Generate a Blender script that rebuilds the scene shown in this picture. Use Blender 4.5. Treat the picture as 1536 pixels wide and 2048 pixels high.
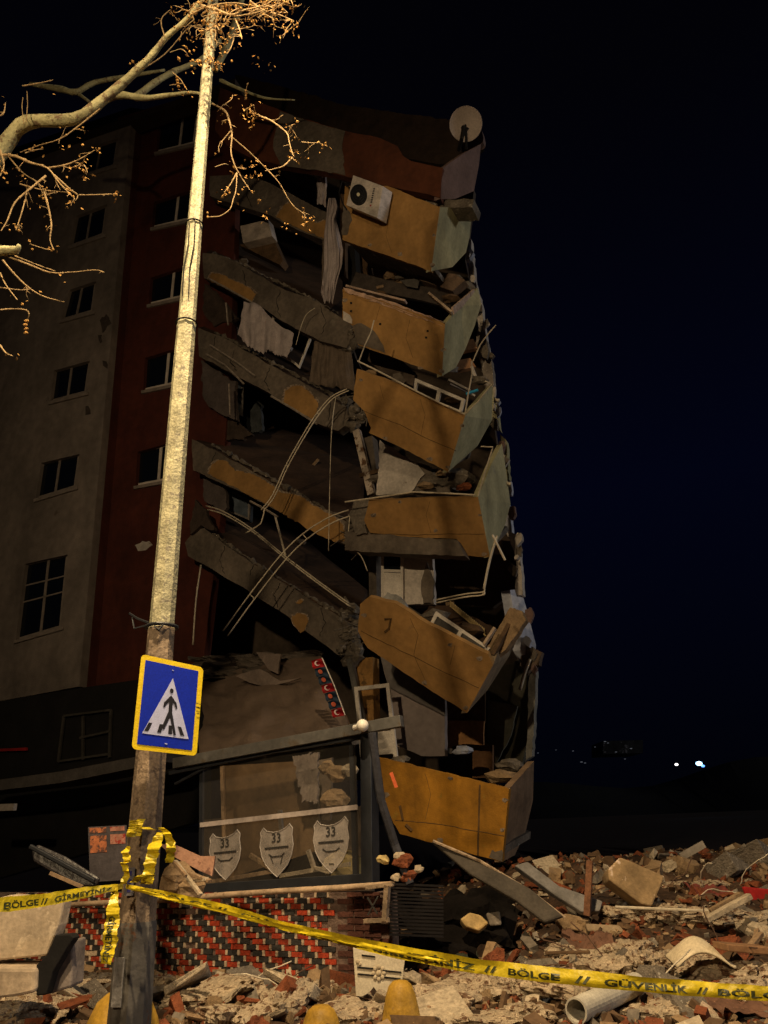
import bpy, bmesh, math, random
from mathutils import Vector as V, Matrix, noise
from mathutils.geometry import tessellate_polygon
R = math.radians
rnd = random.Random(11)
for o in list(bpy.data.objects): bpy.data.objects.remove(o)
scn = bpy.context.scene

# ------------------------------------------------------------------ camera
W, H, F = 1536.0, 2048.0, 1538.0
CAM = V((0, 0, 1.6))
PITCH, ROLL = R(22), R(2.3)
rot = (Matrix.Rotation(R(90) + PITCH, 4, 'X') @ Matrix.Rotation(-ROLL, 4, 'Z'))
cd = bpy.data.cameras.new('camera'); cam = bpy.data.objects.new('camera', cd)
scn.collection.objects.link(cam); scn.camera = cam
cam.matrix_world = Matrix.Translation(CAM) @ rot
cd.sensor_fit = 'VERTICAL'; cd.sensor_height = 36; cd.lens = 36 * F / H
cd.clip_start = 0.05; cd.clip_end = 5000
M3 = rot.to_3x3()

# ------------------------------------------------------------------ night sky, lamps, exposure
w = bpy.data.worlds.new('World'); scn.world = w; w.use_nodes = True
nt = w.node_tree; N = nt.nodes; Lk = nt.links
bg = N['Background']
tc = N.new('ShaderNodeTexCoord'); sx = N.new('ShaderNodeSeparateXYZ'); Lk.new(tc.outputs['Generated'], sx.inputs[0])
cr = N.new('ShaderNodeValToRGB'); Lk.new(sx.outputs['Z'], cr.inputs[0]); Lk.new(cr.outputs[0], bg.inputs['Color'])
cr.color_ramp.elements[0].position = 0.0; cr.color_ramp.elements[0].color = (.0005, .0007, .0018, 1)
cr.color_ramp.elements[1].position = 1.0; cr.color_ramp.elements[1].color = (.0006, .0006, .0012, 1)
e = cr.color_ramp.elements.new(.38); e.color = (.0007, .0011, .0056, 1)
e = cr.color_ramp.elements.new(.75); e.color = (.0007, .0007, .0018, 1)
bg.inputs['Strength'].default_value = 1.0

sd = bpy.data.lights.new('side_fill', 'SUN'); so = bpy.data.objects.new('side_fill', sd); scn.collection.objects.link(so)
sd.energy = 0.42; sd.angle = R(8); sd.color = (1.0, .96, .90)  # low fill from the right, added to light the side faces
so.rotation_euler = V((-0.95, .20, -0.14)).to_track_quat('-Z', 'Y').to_euler()

scn.view_settings.view_transform = 'Standard'; scn.view_settings.look = 'None'
scn.view_settings.exposure = 0.0; scn.view_settings.gamma = 1.0
scn.cycles.max_bounces = 6; scn.cycles.diffuse_bounces = 3
SODIUM = (1.0, .74, .42)
def point_light(name, loc, power, col=SODIUM, r=.12):
    l = bpy.data.lights.new(name, 'POINT'); l.energy = power; l.color = col; l.shadow_soft_size = r
    o = bpy.data.objects.new(name, l); scn.collection.objects.link(o); o.location = loc; return o

# ------------------------------------------------------------------ picture point -> world point
def ray(px, py):
    return (M3 @ V(((px - W/2) / F, (H/2 - py) / F, -1))).normalized()
def hit(px, py, P, n):
    d = ray(px, py); t = (P - CAM).dot(n) / d.dot(n); return CAM + d * t
def at(px, py, Y): return hit(px, py, V((0, Y, 0)), V((0, 1, 0)))
AL = R(24)
U = V((math.cos(AL), -math.sin(AL), 0)); NF = V((-math.sin(AL), -math.cos(AL), 0)); Z = V((0, 0, 1))
Q0 = V((-6.5, 18.5, 0)); SHOP = 5.7
def pt(px, py, off=0.0): return hit(px, py, Q0 + NF * off, NF)
def pts(l, off=0.0): return [pt(p[0], p[1], p[2] if len(p) > 2 else off) for p in l]
def tplane(px, py, off, tau, twist=0):
    n = Matrix.Rotation(R(twist), 3, 'Z') @ NF
    n = (n * math.cos(R(tau)) - Z * math.sin(R(tau))).normalized()
    return pt(px, py, off), n
def offof(p): return (p - Q0).dot(NF)
def rag(l, amp=2.0, step=14, seed=None):
    rr = random.Random(seed if seed is not None else rnd.random()); out = []
    for i, a in enumerate(l):
        b = l[(i+1) % len(l)]; d = math.hypot(b[0]-a[0], b[1]-a[1]); k = max(1, int(d/step))
        for j in range(k):
            t = j/k + (rr.uniform(-.3, .3)/k if j else 0)
            q = [a[c] + (b[c]-a[c])*t for c in range(len(a))]
            if j or amp > 2.5: q[0] += rr.uniform(-amp, amp); q[1] += rr.uniform(-amp, amp)
            out.append(tuple(q))
    return out

# ------------------------------------------------------------------ materials
MATS = {}
def mat(name, col, rough=.85, var=.35, scale=3.0, bump=.3, bscale=None, metal=0.0, spec=.3, col2=None, thresh=None, emit=None, alpha=None, fine=.15, streak=0):
    if name in MATS: return MATS[name]
    m = bpy.data.materials.new(name); m.use_nodes = True; t = m.node_tree; n = t.nodes; L = t.links
    b = n['Principled BSDF']; b.inputs['Roughness'].default_value = rough; b.inputs['Metallic'].default_value = metal
    b.inputs['Specular IOR Level'].default_value = spec
    c = n.new('ShaderNodeTexCoord'); a = n.new('ShaderNodeTexNoise'); L.new(c.outputs['Object'], a.inputs['Vector'])
    a.inputs['Scale'].default_value = scale; a.inputs['Detail'].default_value = 8; a.inputs['Roughness'].default_value = .62
    r = n.new('ShaderNodeValToRGB'); L.new(a.outputs['Fac'], r.inputs[0])
    lo = tuple(x*(1-var) for x in col) + (1,); hi = tuple(min(1, x*(1+var)) for x in col) + (1,)
    r.color_ramp.elements[0].position = .33; r.color_ramp.elements[0].color = lo
    r.color_ramp.elements[1].position = .67; r.color_ramp.elements[1].color = hi
    out = r.outputs[0]
    a2 = n.new('ShaderNodeTexNoise'); a2.inputs['Scale'].default_value = scale*9; a2.inputs['Detail'].default_value = 5; L.new(c.outputs['Object'], a2.inputs['Vector'])
    if col2 is not None:
        r2 = n.new('ShaderNodeValToRGB'); th = thresh or .55
        r2.color_ramp.elements[0].position = th; r2.color_ramp.elements[1].position = th + .04
        r2.color_ramp.elements[0].color = (0, 0, 0, 1); r2.color_ramp.elements[1].color = (1, 1, 1, 1)
        a3 = n.new('ShaderNodeTexNoise'); a3.inputs['Scale'].default_value = scale*1.7; a3.inputs['Detail'].default_value = 9; a3.inputs['Roughness'].default_value = .68
        L.new(c.outputs['Object'], a3.inputs['Vector']); L.new(a3.outputs['Fac'], r2.inputs[0])
        mx = n.new('ShaderNodeMixRGB'); L.new(r2.outputs[0], mx.inputs[0]); L.new(out, mx.inputs[1]); mx.inputs[2].default_value = tuple(col2)+(1,); out = mx.outputs[0]
    ml = n.new('ShaderNodeMixRGB'); ml.blend_type = 'MULTIPLY'; ml.inputs[0].default_value = 1
    mr = n.new('ShaderNodeMapRange'); mr.inputs[1].default_value = .3; mr.inputs[2].default_value = .7; mr.inputs[3].default_value = 1-fine; mr.inputs[4].default_value = 1+fine
    L.new(a2.outputs['Fac'], mr.inputs[0]); L.new(out, ml.inputs[1]); L.new(mr.outputs[0], ml.inputs[2]); L.new(ml.outputs[0], b.inputs['Base Color'])
    if streak:
        mp = n.new('ShaderNodeMapping'); mp.inputs['Scale'].default_value = (1.6, 1.6, .5); L.new(c.outputs['Object'], mp.inputs[0])
        a5 = n.new('ShaderNodeTexNoise'); a5.inputs['Scale'].default_value = 1.0; a5.inputs['Detail'].default_value = 6; a5.inputs['Roughness'].default_value = .6; L.new(mp.outputs[0], a5.inputs['Vector'])
        m5 = n.new('ShaderNodeMapRange'); m5.inputs[1].default_value = .40; m5.inputs[2].default_value = .70; m5.inputs[3].default_value = 1; m5.inputs[4].default_value = 1-streak; L.new(a5.outputs['Fac'], m5.inputs[0])
        x5 = n.new('ShaderNodeMixRGB'); x5.blend_type = 'MULTIPLY'; x5.inputs[0].default_value = 1; L.new(ml.outputs[0], x5.inputs[1]); L.new(m5.outputs[0], x5.inputs[2]); L.new(x5.outputs[0], b.inputs['Base Color'])
    if bump:
        bp = n.new('ShaderNodeBump'); bp.inputs['Strength'].default_value = bump; bp.inputs['Distance'].default_value = .03
        a4 = n.new('ShaderNodeTexNoise'); a4.inputs['Scale'].default_value = bscale or scale*4; a4.inputs['Detail'].default_value = 8; L.new(c.outputs['Object'], a4.inputs['Vector'])
        L.new(a4.outputs['Fac'], bp.inputs['Height']); L.new(bp.outputs[0], b.inputs['Normal'])
    if emit: b.inputs['Emission Color'].default_value = tuple(emit[:3])+(1,); b.inputs['Emission Strength'].default_value = emit[3]
    if alpha is not None: b.inputs['Alpha'].default_value = alpha
    MATS[name] = m; return m
ochre = mat('ochre_render', (.39, .215, .072), streak=.35, var=.22, scale=1.2, bump=.25, bscale=60, fine=.10, col2=(.33, .19, .075), thresh=.64)
ochre2 = mat('deep_ochre_render', (.36, .165, .016), streak=.55, var=.35, scale=1.0, bump=.25, bscale=40, fine=.12, col2=(.34, .2, .03), thresh=.60)
lime = mat('pale_green_render', (.47, .43, .25), streak=.45, var=.16, scale=1.6, bump=.3, bscale=60, fine=.12, col2=(.33, .31, .22), thresh=.63)
plas = mat('grey_cement_render', (.155, .125, .10), streak=.4, var=.25, scale=1.1, bump=.5, bscale=18, fine=.2, col2=(.22, .185, .15), thresh=.62)
conc = mat('bare_concrete', (.15, .125, .10), var=.35, scale=2.2, bump=.8, bscale=9, fine=.3, col2=(.36, .32, .27), thresh=.6)
rustred = mat('rust_red_render', (.11, .034, .016), streak=.4, var=.25, scale=.8, bump=.25, bscale=40)
darkred = mat('dark_red_render', (.085, .020, .012), streak=.3, var=.25, scale=.6, bump=.25, bscale=40)
pinkp = mat('pinkish_render', (.19, .12, .105), var=.2, scale=1.5, bump=.3, bscale=40)
beige = mat('beige_render', (.23, .19, .165), streak=.3, var=.22, scale=.5, bump=.3, bscale=30, col2=(.14, .105, .085), thresh=.66)
whitep = mat('white_plaster', (.56, .50, .45), streak=.3, var=.2, scale=2.0, bump=.4, bscale=14, col2=(.32, .26, .22), thresh=.62)
bluep = mat('pale_blue_plaster', (.50, .52, .62), var=.15, scale=1.2, bump=.3, bscale=14, col2=(.42, .42, .45), thresh=.6)
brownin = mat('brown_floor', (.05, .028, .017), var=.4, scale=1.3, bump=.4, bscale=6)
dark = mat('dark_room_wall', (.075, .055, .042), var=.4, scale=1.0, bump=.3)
black = mat('near_black', (.010, .009, .009), var=.3, scale=2, bump=.3)
blackm = mat('black_steel', (.018, .020, .026), rough=.45, var=.3, scale=3, bump=.1, spec=.5)
greym = mat('grey_steel', (.10, .095, .09), rough=.5, var=.4, scale=2, bump=.2, metal=.3, spec=.5, col2=(.10, .08, .06), thresh=.6)
whitem = mat('white_pvc', (.66, .60, .54), rough=.45, var=.15, scale=5, bump=.1, col2=(.36, .26, .18), thresh=.64)
rodm = mat('galvanised_rod', (.60, .52, .40), rough=.55, var=.25, scale=12, bump=.1, metal=.2, spec=.5)
galv = mat('galvanised_pole', (.46, .43, .28), rough=.62, var=.35, scale=9, bump=.35, bscale=40, metal=.15, spec=.4, col2=(.30, .27, .20), thresh=.55, fine=.3)
rust = mat('rusty_steel', (.16, .07, .035), rough=.8, var=.4, scale=8, bump=.5)
glassdk = mat('dark_pane', (.006, .008, .012), rough=.12, var=.1, bump=0, spec=.5)
bark = mat('plane_tree_bark', (.50, .46, .25), var=.3, scale=5, bump=.6, bscale=20, col2=(.24, .17, .10), thresh=.56)
twigm = mat('twig_bark', (.38, .26, .13), var=.35, scale=14, bump=.3)
leafm = mat('withered_leaf', (.46, .25, .07), var=.5, scale=25, bump=.4)
wood = mat('raw_timber', (.30, .20, .12), var=.35, scale=4, bump=.4, col2=(.25, .16, .09), thresh=.56)
dwood = mat('dark_timber', (.11, .065, .035), var=.4, scale=4, bump=.4)
cloth = mat('pale_fabric', (.42, .36, .36), var=.18, scale=4, bump=.25, bscale=70)
sheer = mat('brown_sheer_fabric', (.14, .105, .08), var=.25, scale=4, bump=.25, bscale=40)
soil = mat('rubble_soil', (.045, .025, .015), var=.55, scale=1.7, bump=1.0, bscale=9, col2=(.24, .165, .105), thresh=.66, fine=.5)
brickr = mat('red_brick', (.34, .042, .016), var=.5, scale=5, bump=.5, col2=(.12, .035, .022), thresh=.60, fine=.35)
brickk = mat('black_brick', (.035, .032, .030), var=.35, scale=9, bump=.4)
brickc = mat('cream_mortar', (.50, .38, .27), var=.4, scale=5, bump=.5, col2=(.2, .13, .09), thresh=.58, fine=.35)
mortar = mat('grey_mortar', (.15, .10, .08), var=.4, scale=12, bump=.5)
brickrub = mat("broken_brick", (.19, .055, .022), var=.4, scale=8, bump=.8)
whiterub = mat('white_plaster_lump', (.44, .36, .26), var=.35, scale=6, bump=.6, col2=(.36, .25, .16), thresh=.6)
tanrub = mat('tan_plaster_lump', (.27, .18, .10), var=.3, scale=5, bump=.8)
yell = mat('yellow_paint', (.40, .23, .03), rough=.55, var=.2, scale=5, bump=.3, col2=(.34, .2, .05), thresh=.62)
tapey = mat('yellow_tape', (.72, .56, .02), rough=.35, var=.12, scale=6, bump=.35, bscale=14, spec=.5)
tapek = mat('tape_print', (.05, .055, .02), rough=.4, var=.2, scale=10, bump=0)

# ------------------------------------------------------------------ mesh builder
class MB:
    def __init__(s): s.v = []; s.f = []; s.m = []; s.cur = 0
    def add(s, vs, fs):
        o = len(s.v); s.v += [V(x) for x in vs]
        for f in fs: s.f.append([i+o for i in f]); s.m.append(s.cur)
        return s
    def prism(s, front, ext, holes=()):
        loops = [list(front)] + [list(h) for h in holes]; allp = [p for l in loops for p in l]; n = len(allp)
        tris = tessellate_polygon(loops)
        fs = [list(t) for t in tris] + [[i+n for i in reversed(t)] for t in tris]; k = 0
        for l in loops:
            m = len(l)
            for i in range(m): a = k+i; b = k+(i+1) % m; fs.append([a, b, b+n, a+n])
            k += m
        exts = ext if isinstance(ext, list) else [ext]*n
        return s.add(allp + [p + e_ for p, e_ in zip(allp, exts)], fs)
    def box(s, c, ax, ay, az):
        vs = [c + ax*i + ay*j + az*k for k in (-1, 1) for j in (-1, 1) for i in (-1, 1)]
        return s.add(vs, [[0,1,3,2],[4,6,7,5],[0,4,5,1],[2,3,7,6],[0,2,6,4],[1,5,7,3]])
    def bar(s, a, b, w_, h_, up=None):
        d = (b-a); L = d.length; d = d/L; up = up or (Z if abs(d.z) < .9 else NF)
        x = d.cross(up).normalized(); y = x.cross(d).normalized()
        return s.box((a+b)/2, d*L/2, x*w_/2, y*h_/2)
    def tube(s, path, rs, n=7, cap=True):
        if not isinstance(rs, (list, tuple)): rs = [rs]*len(path)
        k0 = len(s.v); prev = None; vs = []
        for i, p in enumerate(path):
            d = (path[min(i+1, len(path)-1)] - path[max(i-1, 0)]).normalized()
            x = (prev - d*prev.dot(d)) if prev is not None else d.orthogonal()
            x.normalize(); prev = x; y = d.cross(x)
            for j in range(n):
                a = 2*math.pi*j/n; vs.append(p + (x*math.cos(a) + y*math.sin(a))*rs[i])
        fs = []
        for i in range(len(path)-1):
            for j in range(n): fs.append([i*n+j, i*n+(j+1) % n, (i+1)*n+(j+1) % n, (i+1)*n+j])
        if cap: fs.append(list(range(n))[::-1]); fs.append([(len(path)-1)*n+j for j in range(n)])
        return s.add(vs, fs)
    def ball(s, c, r, sc=(1, 1, 1), seg=8, rings=5, jit=0, rr=rnd):
        vs = [c + V((0, 0, r*sc[2]))]; fs = []
        for i in range(1, rings):
            th = math.pi*i/rings
            for j in range(seg):
                a = 2*math.pi*j/seg; k = 1 + rr.uniform(-jit, jit)
                vs.append(c + V((r*sc[0]*math.sin(th)*math.cos(a), r*sc[1]*math.sin(th)*math.sin(a), r*sc[2]*math.cos(th)))*k)
        vs.append(c - V((0, 0, r*sc[2]))); e_ = len(vs)-1
        for j in range(seg): fs.append([0, 1+j, 1+(j+1) % seg]); fs.append([e_, e_-seg+(j+1) % seg, e_-seg+j])
        for i in range(rings-2):
            for j in range(seg): a = 1+i*seg+j; b = 1+i*seg+(j+1) % seg; fs.append([a, a+seg, b+seg, b])
        return s.add(vs, fs)
    def grid(s, fn, nu, nv, th=0):
        vs = [fn(i/nu, j/nv) for j in range(nv+1) for i in range(nu+1)]
        fs = [[j*(nu+1)+i, j*(nu+1)+i+1, (j+1)*(nu+1)+i+1, (j+1)*(nu+1)+i] for j in range(nv) for i in range(nu)]
        if th:
            n = len(vs); back = [p + (th if isinstance(th, V) else V((0, th, 0))) for p in vs]
            fs2 = [[i+n for i in reversed(f)] for f in fs]
            rim = [i for i in range(nu+1)] + [(j+1)*(nu+1)-1 for j in range(1, nv+1)] + [nv*(nu+1)+i for i in range(nu-1, -1, -1)] + [j*(nu+1) for j in range(nv-1, 0, -1)]
            fs2 += [[rim[i], rim[(i+1) % len(rim)], rim[(i+1) % len(rim)]+n, rim[i]+n] for i in range(len(rim))]
            vs += back; fs += fs2
        return s.add(vs, fs)

def set_props(o, label=None, cat=None, group=None, kind=None):
    if label: o['label'] = label
    if cat: o['category'] = cat
    if group: o['group'] = group
    if kind: o['kind'] = kind
    return o
def worldloc(o):
    l = V((0, 0, 0))
    while o: l += o.location; o = o.parent
    return l
def build(mb, name, mats, parent=None, label=None, cat=None, group=None, kind=None, smooth=False, bevel=0, loc=None):
    me = bpy.data.meshes.new(name)
    if loc is None:
        if parent: loc = worldloc(parent)
        else:
            xs = [v.x for v in mb.v]; ys = [v.y for v in mb.v]; zs = [v.z for v in mb.v]
            loc = V(((min(xs)+max(xs))/2, (min(ys)+max(ys))/2, min(zs)))
    me.from_pydata([v - loc for v in mb.v], [], mb.f)
    for m in (mats if isinstance(mats, list) else [mats]): me.materials.append(m)
    if len(me.materials) > 1: me.polygons.foreach_set('material_index', mb.m)
    bm = bmesh.new(); bm.from_mesh(me); bmesh.ops.recalc_face_normals(bm, faces=bm.faces); bm.to_mesh(me); bm.free()
    if smooth: me.polygons.foreach_set('use_smooth', [True]*len(me.polygons))
    me.update()
    o = bpy.data.objects.new(name, me); scn.collection.objects.link(o)
    if parent: o.parent = parent; o.location = loc - worldloc(parent)
    else: o.location = loc
    if bevel:
        b = o.modifiers.new('bevel', 'BEVEL'); b.width = bevel; b.segments = 2; b.limit_method = 'ANGLE'
    return set_props(o, label, cat, group, kind)
def empty(name, loc, label, cat, group=None, parent=None):
    o = bpy.data.objects.new(name, None); scn.collection.objects.link(o); o.location = loc; o.empty_display_size = .2
    return set_props(o, label, cat, group)
def copy_tree(o, parent=None):
    c = o.copy(); scn.collection.objects.link(c)
    if parent: c.parent = parent
    for ch in list(o.children): copy_tree(ch, c)
    return c
def slab(px, off, th, name, m, parent=None, ragamp=0, step=14, **k):
    l = rag(px, ragamp, step) if ragamp else px
    return build(MB().prism(pts(l, off), -NF*th), name, m, parent, **k)

# ------------------------------------------------------------------ terrain
def sstep(a, b, x): t = max(0, min(1, (x-a)/(b-a))); return t*t*(3-2*t)
def terr(x, y):
    A = sstep(-.9, 1.6, x); ramp = sstep(7.6, 13.2, y)
    h = .04 + A*ramp*.82 - A*sstep(14.5, 20, y)*.5
    h += (.10*noise.noise(V((x*.9, y*.9, 1))) + .08*noise.noise(V((x*2.3, y*2.3, 5))) + .045*noise.noise(V((x*6, y*6, 9))) + .03*abs(noise.noise(V((x*14, y*14, 9)))))*(.35 + .65*max(A*ramp*1.6, sstep(6.5, 9, y))) * (1 - sstep(22, 40, y))
    h -= .95*math.exp(-(((x-.9)/.75)**2 + ((y-11.6)/1.3)**2))
    h *= (1 - sstep(30, 60, y)) if y > 30 else 1
    return h
def ghit(px, py, lift=0):
    d = ray(px, py); t = 3.0
    for i in range(700):
        p = CAM + d*t
        if p.z <= terr(p.x, p.y): break
        t += .03
    return V((p.x, p.y, terr(p.x, p.y) + lift))
g = MB()
xs = [-400, -150, -60, -30, -16] + [-9 + .11*i for i in range(175)] + [14, 22, 40, 80, 200, 500]
ys = [-60, -20, -4] + [2 + .11*i for i in range(175)] + [24, 28, 36, 50, 90, 180, 400, 900, 1600]
g.add([V((x, y, terr(x, y))) for y in ys for x in xs],
      [[j*len(xs)+i, j*len(xs)+i+1, (j+1)*len(xs)+i+1, (j+1)*len(xs)+i] for j in range(len(ys)-1) for i in range(len(xs)-1)])
build(g, 'ground', soil, kind='structure', loc=V((0, 0, 0)), smooth=True)

# ------------------------------------------------------------------ far hill with its lights
hm = mat('night_hillside', (.010, .012, .014), var=.4, scale=.02, bump=0)
hb = MB(); n = 60
def hp(i, z): x = -500 + 1400*i/n; return V((x, 620 + .0004*(x-300)**2, z))
prof = [16 + 40*noise.noise(V((i*.13, 3, 0))) + 34*sstep(20, 60, i) for i in range(n+1)]
hb.add([hp(i, -3) for i in range(n+1)] + [hp(i, max(6, prof[i])) + V((0, 90, 0)) for i in range(n+1)] + [hp(i, -3) + V((0, 260, 0)) for i in range(n+1)],
       [[i, i+1, i+n+2, i+n+1] for i in range(n)] + [[i+n+1, i+n+2, i+2*n+3, i+2*n+2] for i in range(n)])
build(hb, 'hill', hm, kind='structure', smooth=True)

# ================================================================== APARTMENT BUILDING
B = empty('apartment_building', Q0.copy(), 'seven-storey apartment block with its right half collapsed and ochre balconies hanging askew', 'building')
def win(q, off, fm, mull=(.5,), trans=(), fw=.055, rec=.10):
    """window in the reveal of a wall hole: q = TL,TR,BR,BL px"""
    P = [pt(x, y, off-rec) for x, y in q]
    bil = lambda s, t: (P[0]*(1-s)+P[1]*s)*(1-t) + (P[3]*(1-s)+P[2]*s)*t
    wd = (P[1]-P[0]).length; ht = (P[3]-P[0]).length; a = fw/wd; b = fw/ht
    m = MB()
    def strip(s0, t0, s1, t1): m.prism([bil(s0, t0), bil(s1, t0), bil(s1, t1), bil(s0, t1)], -NF*.06)
    strip(0, 0, 1, b); strip(0, 1-b, 1, 1); strip(0, b, a, 1-b); strip(1-a, b, 1, 1-b)
    for s in mull: strip(s-a*.7, b, s+a*.7, 1-b)
    for t in trans: strip(a, t-b*.4, 1-a, t+b*.4)
    f = build(m, 'window', fm, B)
    pm = MB().prism([bil(a*.5, b*.5)-NF*.02, bil(1-a*.5, b*.5)-NF*.02, bil(1-a*.5, 1-b*.5)-NF*.02, bil(a*.5, 1-b*.5)-NF*.02], -NF*.012)
    build(pm, 'pane', glassdk, f)
    return f
frm_dull = mat('weathered_window_frame', (.24, .20, .175), var=.2, scale=5, bump=.1)
frm_white = mat('grey_white_window_frame', (.60, .52, .46), var=.2, scale=5, bump=.1)
wb = [[(168,298),(236,276),(228,330),(158,352)], [(152,432),(214,408),(206,468),(140,492)], [(138,580),(192,562),(184,622),(122,640)],
      [(108,741),(180,721),(171,784),(100,803)], [(82,926),(159,908),(150,973),(71,998)], [(50,1128),(135,1109),(121,1254),(31,1281)]]
wr = [[(318,248),(396,222),(388,286),(312,304)], [(308,404),(388,378),(380,438),(304,455)], [(301,556),(378,530),(371,592),(297,609)], [(290,716),(368,692),(360,765),(286,781)], [(275,904),(352,882),(345,958),(271,972)]]
wall = [(-260,1450),(158,1373),(262,240),(-200,400)]
build(MB().prism(pts(wall, 0), -NF*.25, [pts(q, 0) for q in wb]), 'beige_wall', beige, B)
tw = [(120,1380),(404,1345),(440,1040),(462,700),(474,300),(470,165),(236,235)]
build(MB().prism(pts(tw, -.55), -NF*.25, [pts(q, -.55) for q in wr]), 'stair_tower_wall', darkred, B)
c1, c2 = pt(158,1373,0), pt(262,240,0)
build(MB().prism([c1-NF*.25, c2-NF*.25, c2-NF*.8, c1-NF*.8], -U*.2), 'wall_return', darkred, B)
# the top of the tower and wing
slab([(-200,392),(262,232),(470,157),(470,168),(262,243),(-200,404)], .12, .5, 'roof_coping', mat('roof_tar', (.03, .018, .012)), B)
for i, q in enumerate(wb): win(q, 0, frm_dull, mull=(.5,) if i < 5 else (.56,), trans=() if i < 5 else (.30, .52))
for i, q in enumerate(wb + wr):
    o_ = 0 if i < len(wb) else -.55
    slab([(q[3][0]-4, q[3][1]), (q[2][0]+4, q[2][1]-1), (q[2][0]+4, q[2][1]+5), (q[3][0]-4, q[3][1]+6)], o_+.06, .06, 'window_sill', frm_dull, B)
for q in ([(120,660),(150,625),(176,640),(196,612),(206,640),(180,664),(150,690)], [(196,640),(214,628),(222,650),(206,664)], [(150,420),(200,398),(226,410),(214,500),(186,480),(150,520),(130,500),(136,440)], [(206,720),(214,722),(212,736),(205,732)], [(196,672),(204,668),(206,684),(198,688)], [(172,815),(178,812),(180,826),(173,828)]):
    hq = rag(q, 3, 7); 
    m = MB().prism(pts(hq, .004), -NF*.003) if len(q) < 7 else None
    if m: build(m, 'soot_stain', mat('soot_stain', (.06, .045, .038), var=.4, scale=5), B)
for i, q in enumerate(wr): win(q, -.55, frm_white, mull=(.62,), fw=.065)
for q in (wb[3], wb[4], wr[2]):
    o_ = -.22 if q is not wr[2] else -.8
    A_, B_, C_, D_ = [pt(x, y, o_) for x, y in q]
    build(MB().grid(lambda s_, t_: (A_.lerp(A_.lerp(B_, .45), s_)).lerp(D_.lerp(D_.lerp(C_, .30), s_), t_) + NF*.03*math.sin(s_*22+2*t_), 24, 8, -NF*.003), 'window_curtain', mat('dim_net_curtain', (.05, .045, .042), scale=6), B)
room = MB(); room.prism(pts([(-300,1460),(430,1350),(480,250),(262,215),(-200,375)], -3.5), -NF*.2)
build(room, 'inner_wall', black, B)  # black back wall: the dark of the rooms put into its colour
# render damage on the tower and the wing
bl = slab([(270,1090),(285,1082),(300,1084),(305,1090),(292,1100),(276,1102)], -.54, .03, 'bare_plaster_patch', whitep, B, 1.5, 5)
# dark ground floor of the wing
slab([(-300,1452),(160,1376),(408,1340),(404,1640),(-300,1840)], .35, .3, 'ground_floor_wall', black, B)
fm2 = MB()
for a, b in (((128,1432),(117,1523)), ((166,1432),(166,1520)), ((222,1420),(219,1515))): fm2.bar(pt(*a, .42), pt(*b, .42), .06, .05)
for a, b in (((128,1432),(222,1420)), ((160,1476),(222,1462)), ((117,1523),(219,1508))): fm2.bar(pt(*a, .43), pt(*b, .43), .05, .05)
build(fm2, 'shop_window_frame', mat('dim_frame', (.05, .045, .04), bump=.1), B)
aw = slab([(-80,1570),(120,1543),(300,1508),(330,1500),(330,1524),(120,1566),(-80,1590)], 2.0, .9, 'awning', mat('grey_awning', (.085, .075, .07), var=.3, scale=3), B)
slab([(-10,1498),(53,1495),(53,1501),(-10,1503)], .45, .04, 'red_strip_sign', mat('dull_red_sign', (.25, .01, .01)), B)
slab([(-60,1611),(28,1607),(26,1621),(-60,1624)], 2.6, .08, 'fascia_board', mat('pale_board', (.34, .30, .27)), B)
# backing masses of the collapsed half: dark rooms
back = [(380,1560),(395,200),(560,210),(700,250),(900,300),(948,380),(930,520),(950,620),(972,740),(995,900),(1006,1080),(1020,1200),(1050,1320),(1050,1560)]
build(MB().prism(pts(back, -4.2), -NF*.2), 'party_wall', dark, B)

# ---- top storey: rust red parapet and roof
par = slab([(440,175),(520,205),(600,236),(700,264),(760,276),(795,292),(806,312),(822,322),(858,330),(886,336),(880,396),(840,385),(775,372),(690,352),(640,342),(560,330),(505,318),(455,292),(430,260)], 1.0, .22, 'roof_parapet', rustred, B, 1.2, 16)
pp = slab([(560,222),(600,236),(690,262),(684,300),(690,350),(640,341),(560,329),(546,290)], 1.02, .02, 'plaster_patch', plas, par, 2, 10)
ft = pts([(886,336),(880,396)], 1.0)
sidep = [pt(886,336,.98), pt(905,322,.6), pt(930,305,.1), pt(962,288,-.6), pt(958,330,-.7), pt(948,382,-.6), pt(910,398,.3), pt(880,398,.98)]
build(MB().prism(sidep, -U*.15), 'parapet_return', pinkp, par)
slab([(470,150),(560,172),(700,212),(800,226),(900,240),(955,262),(962,286),(935,302),(890,328),(820,318),(700,300),(480,230)], -1.2, .3, 'roof_slab', mat('roof_tar', (.03, .018, .012), var=.4), B, 2, 12)
slab([(930,262),(946,252),(964,262),(966,284),(944,296),(925,292)], -.9, .2, 'chimney_stub', pinkp, B, 2, 8)
slab([(865,400),(880,400),(948,398),(944,414),(880,416),(830,404)], .7, .5, 'broken_slab_edge', conc, B, 2, 8)

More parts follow.
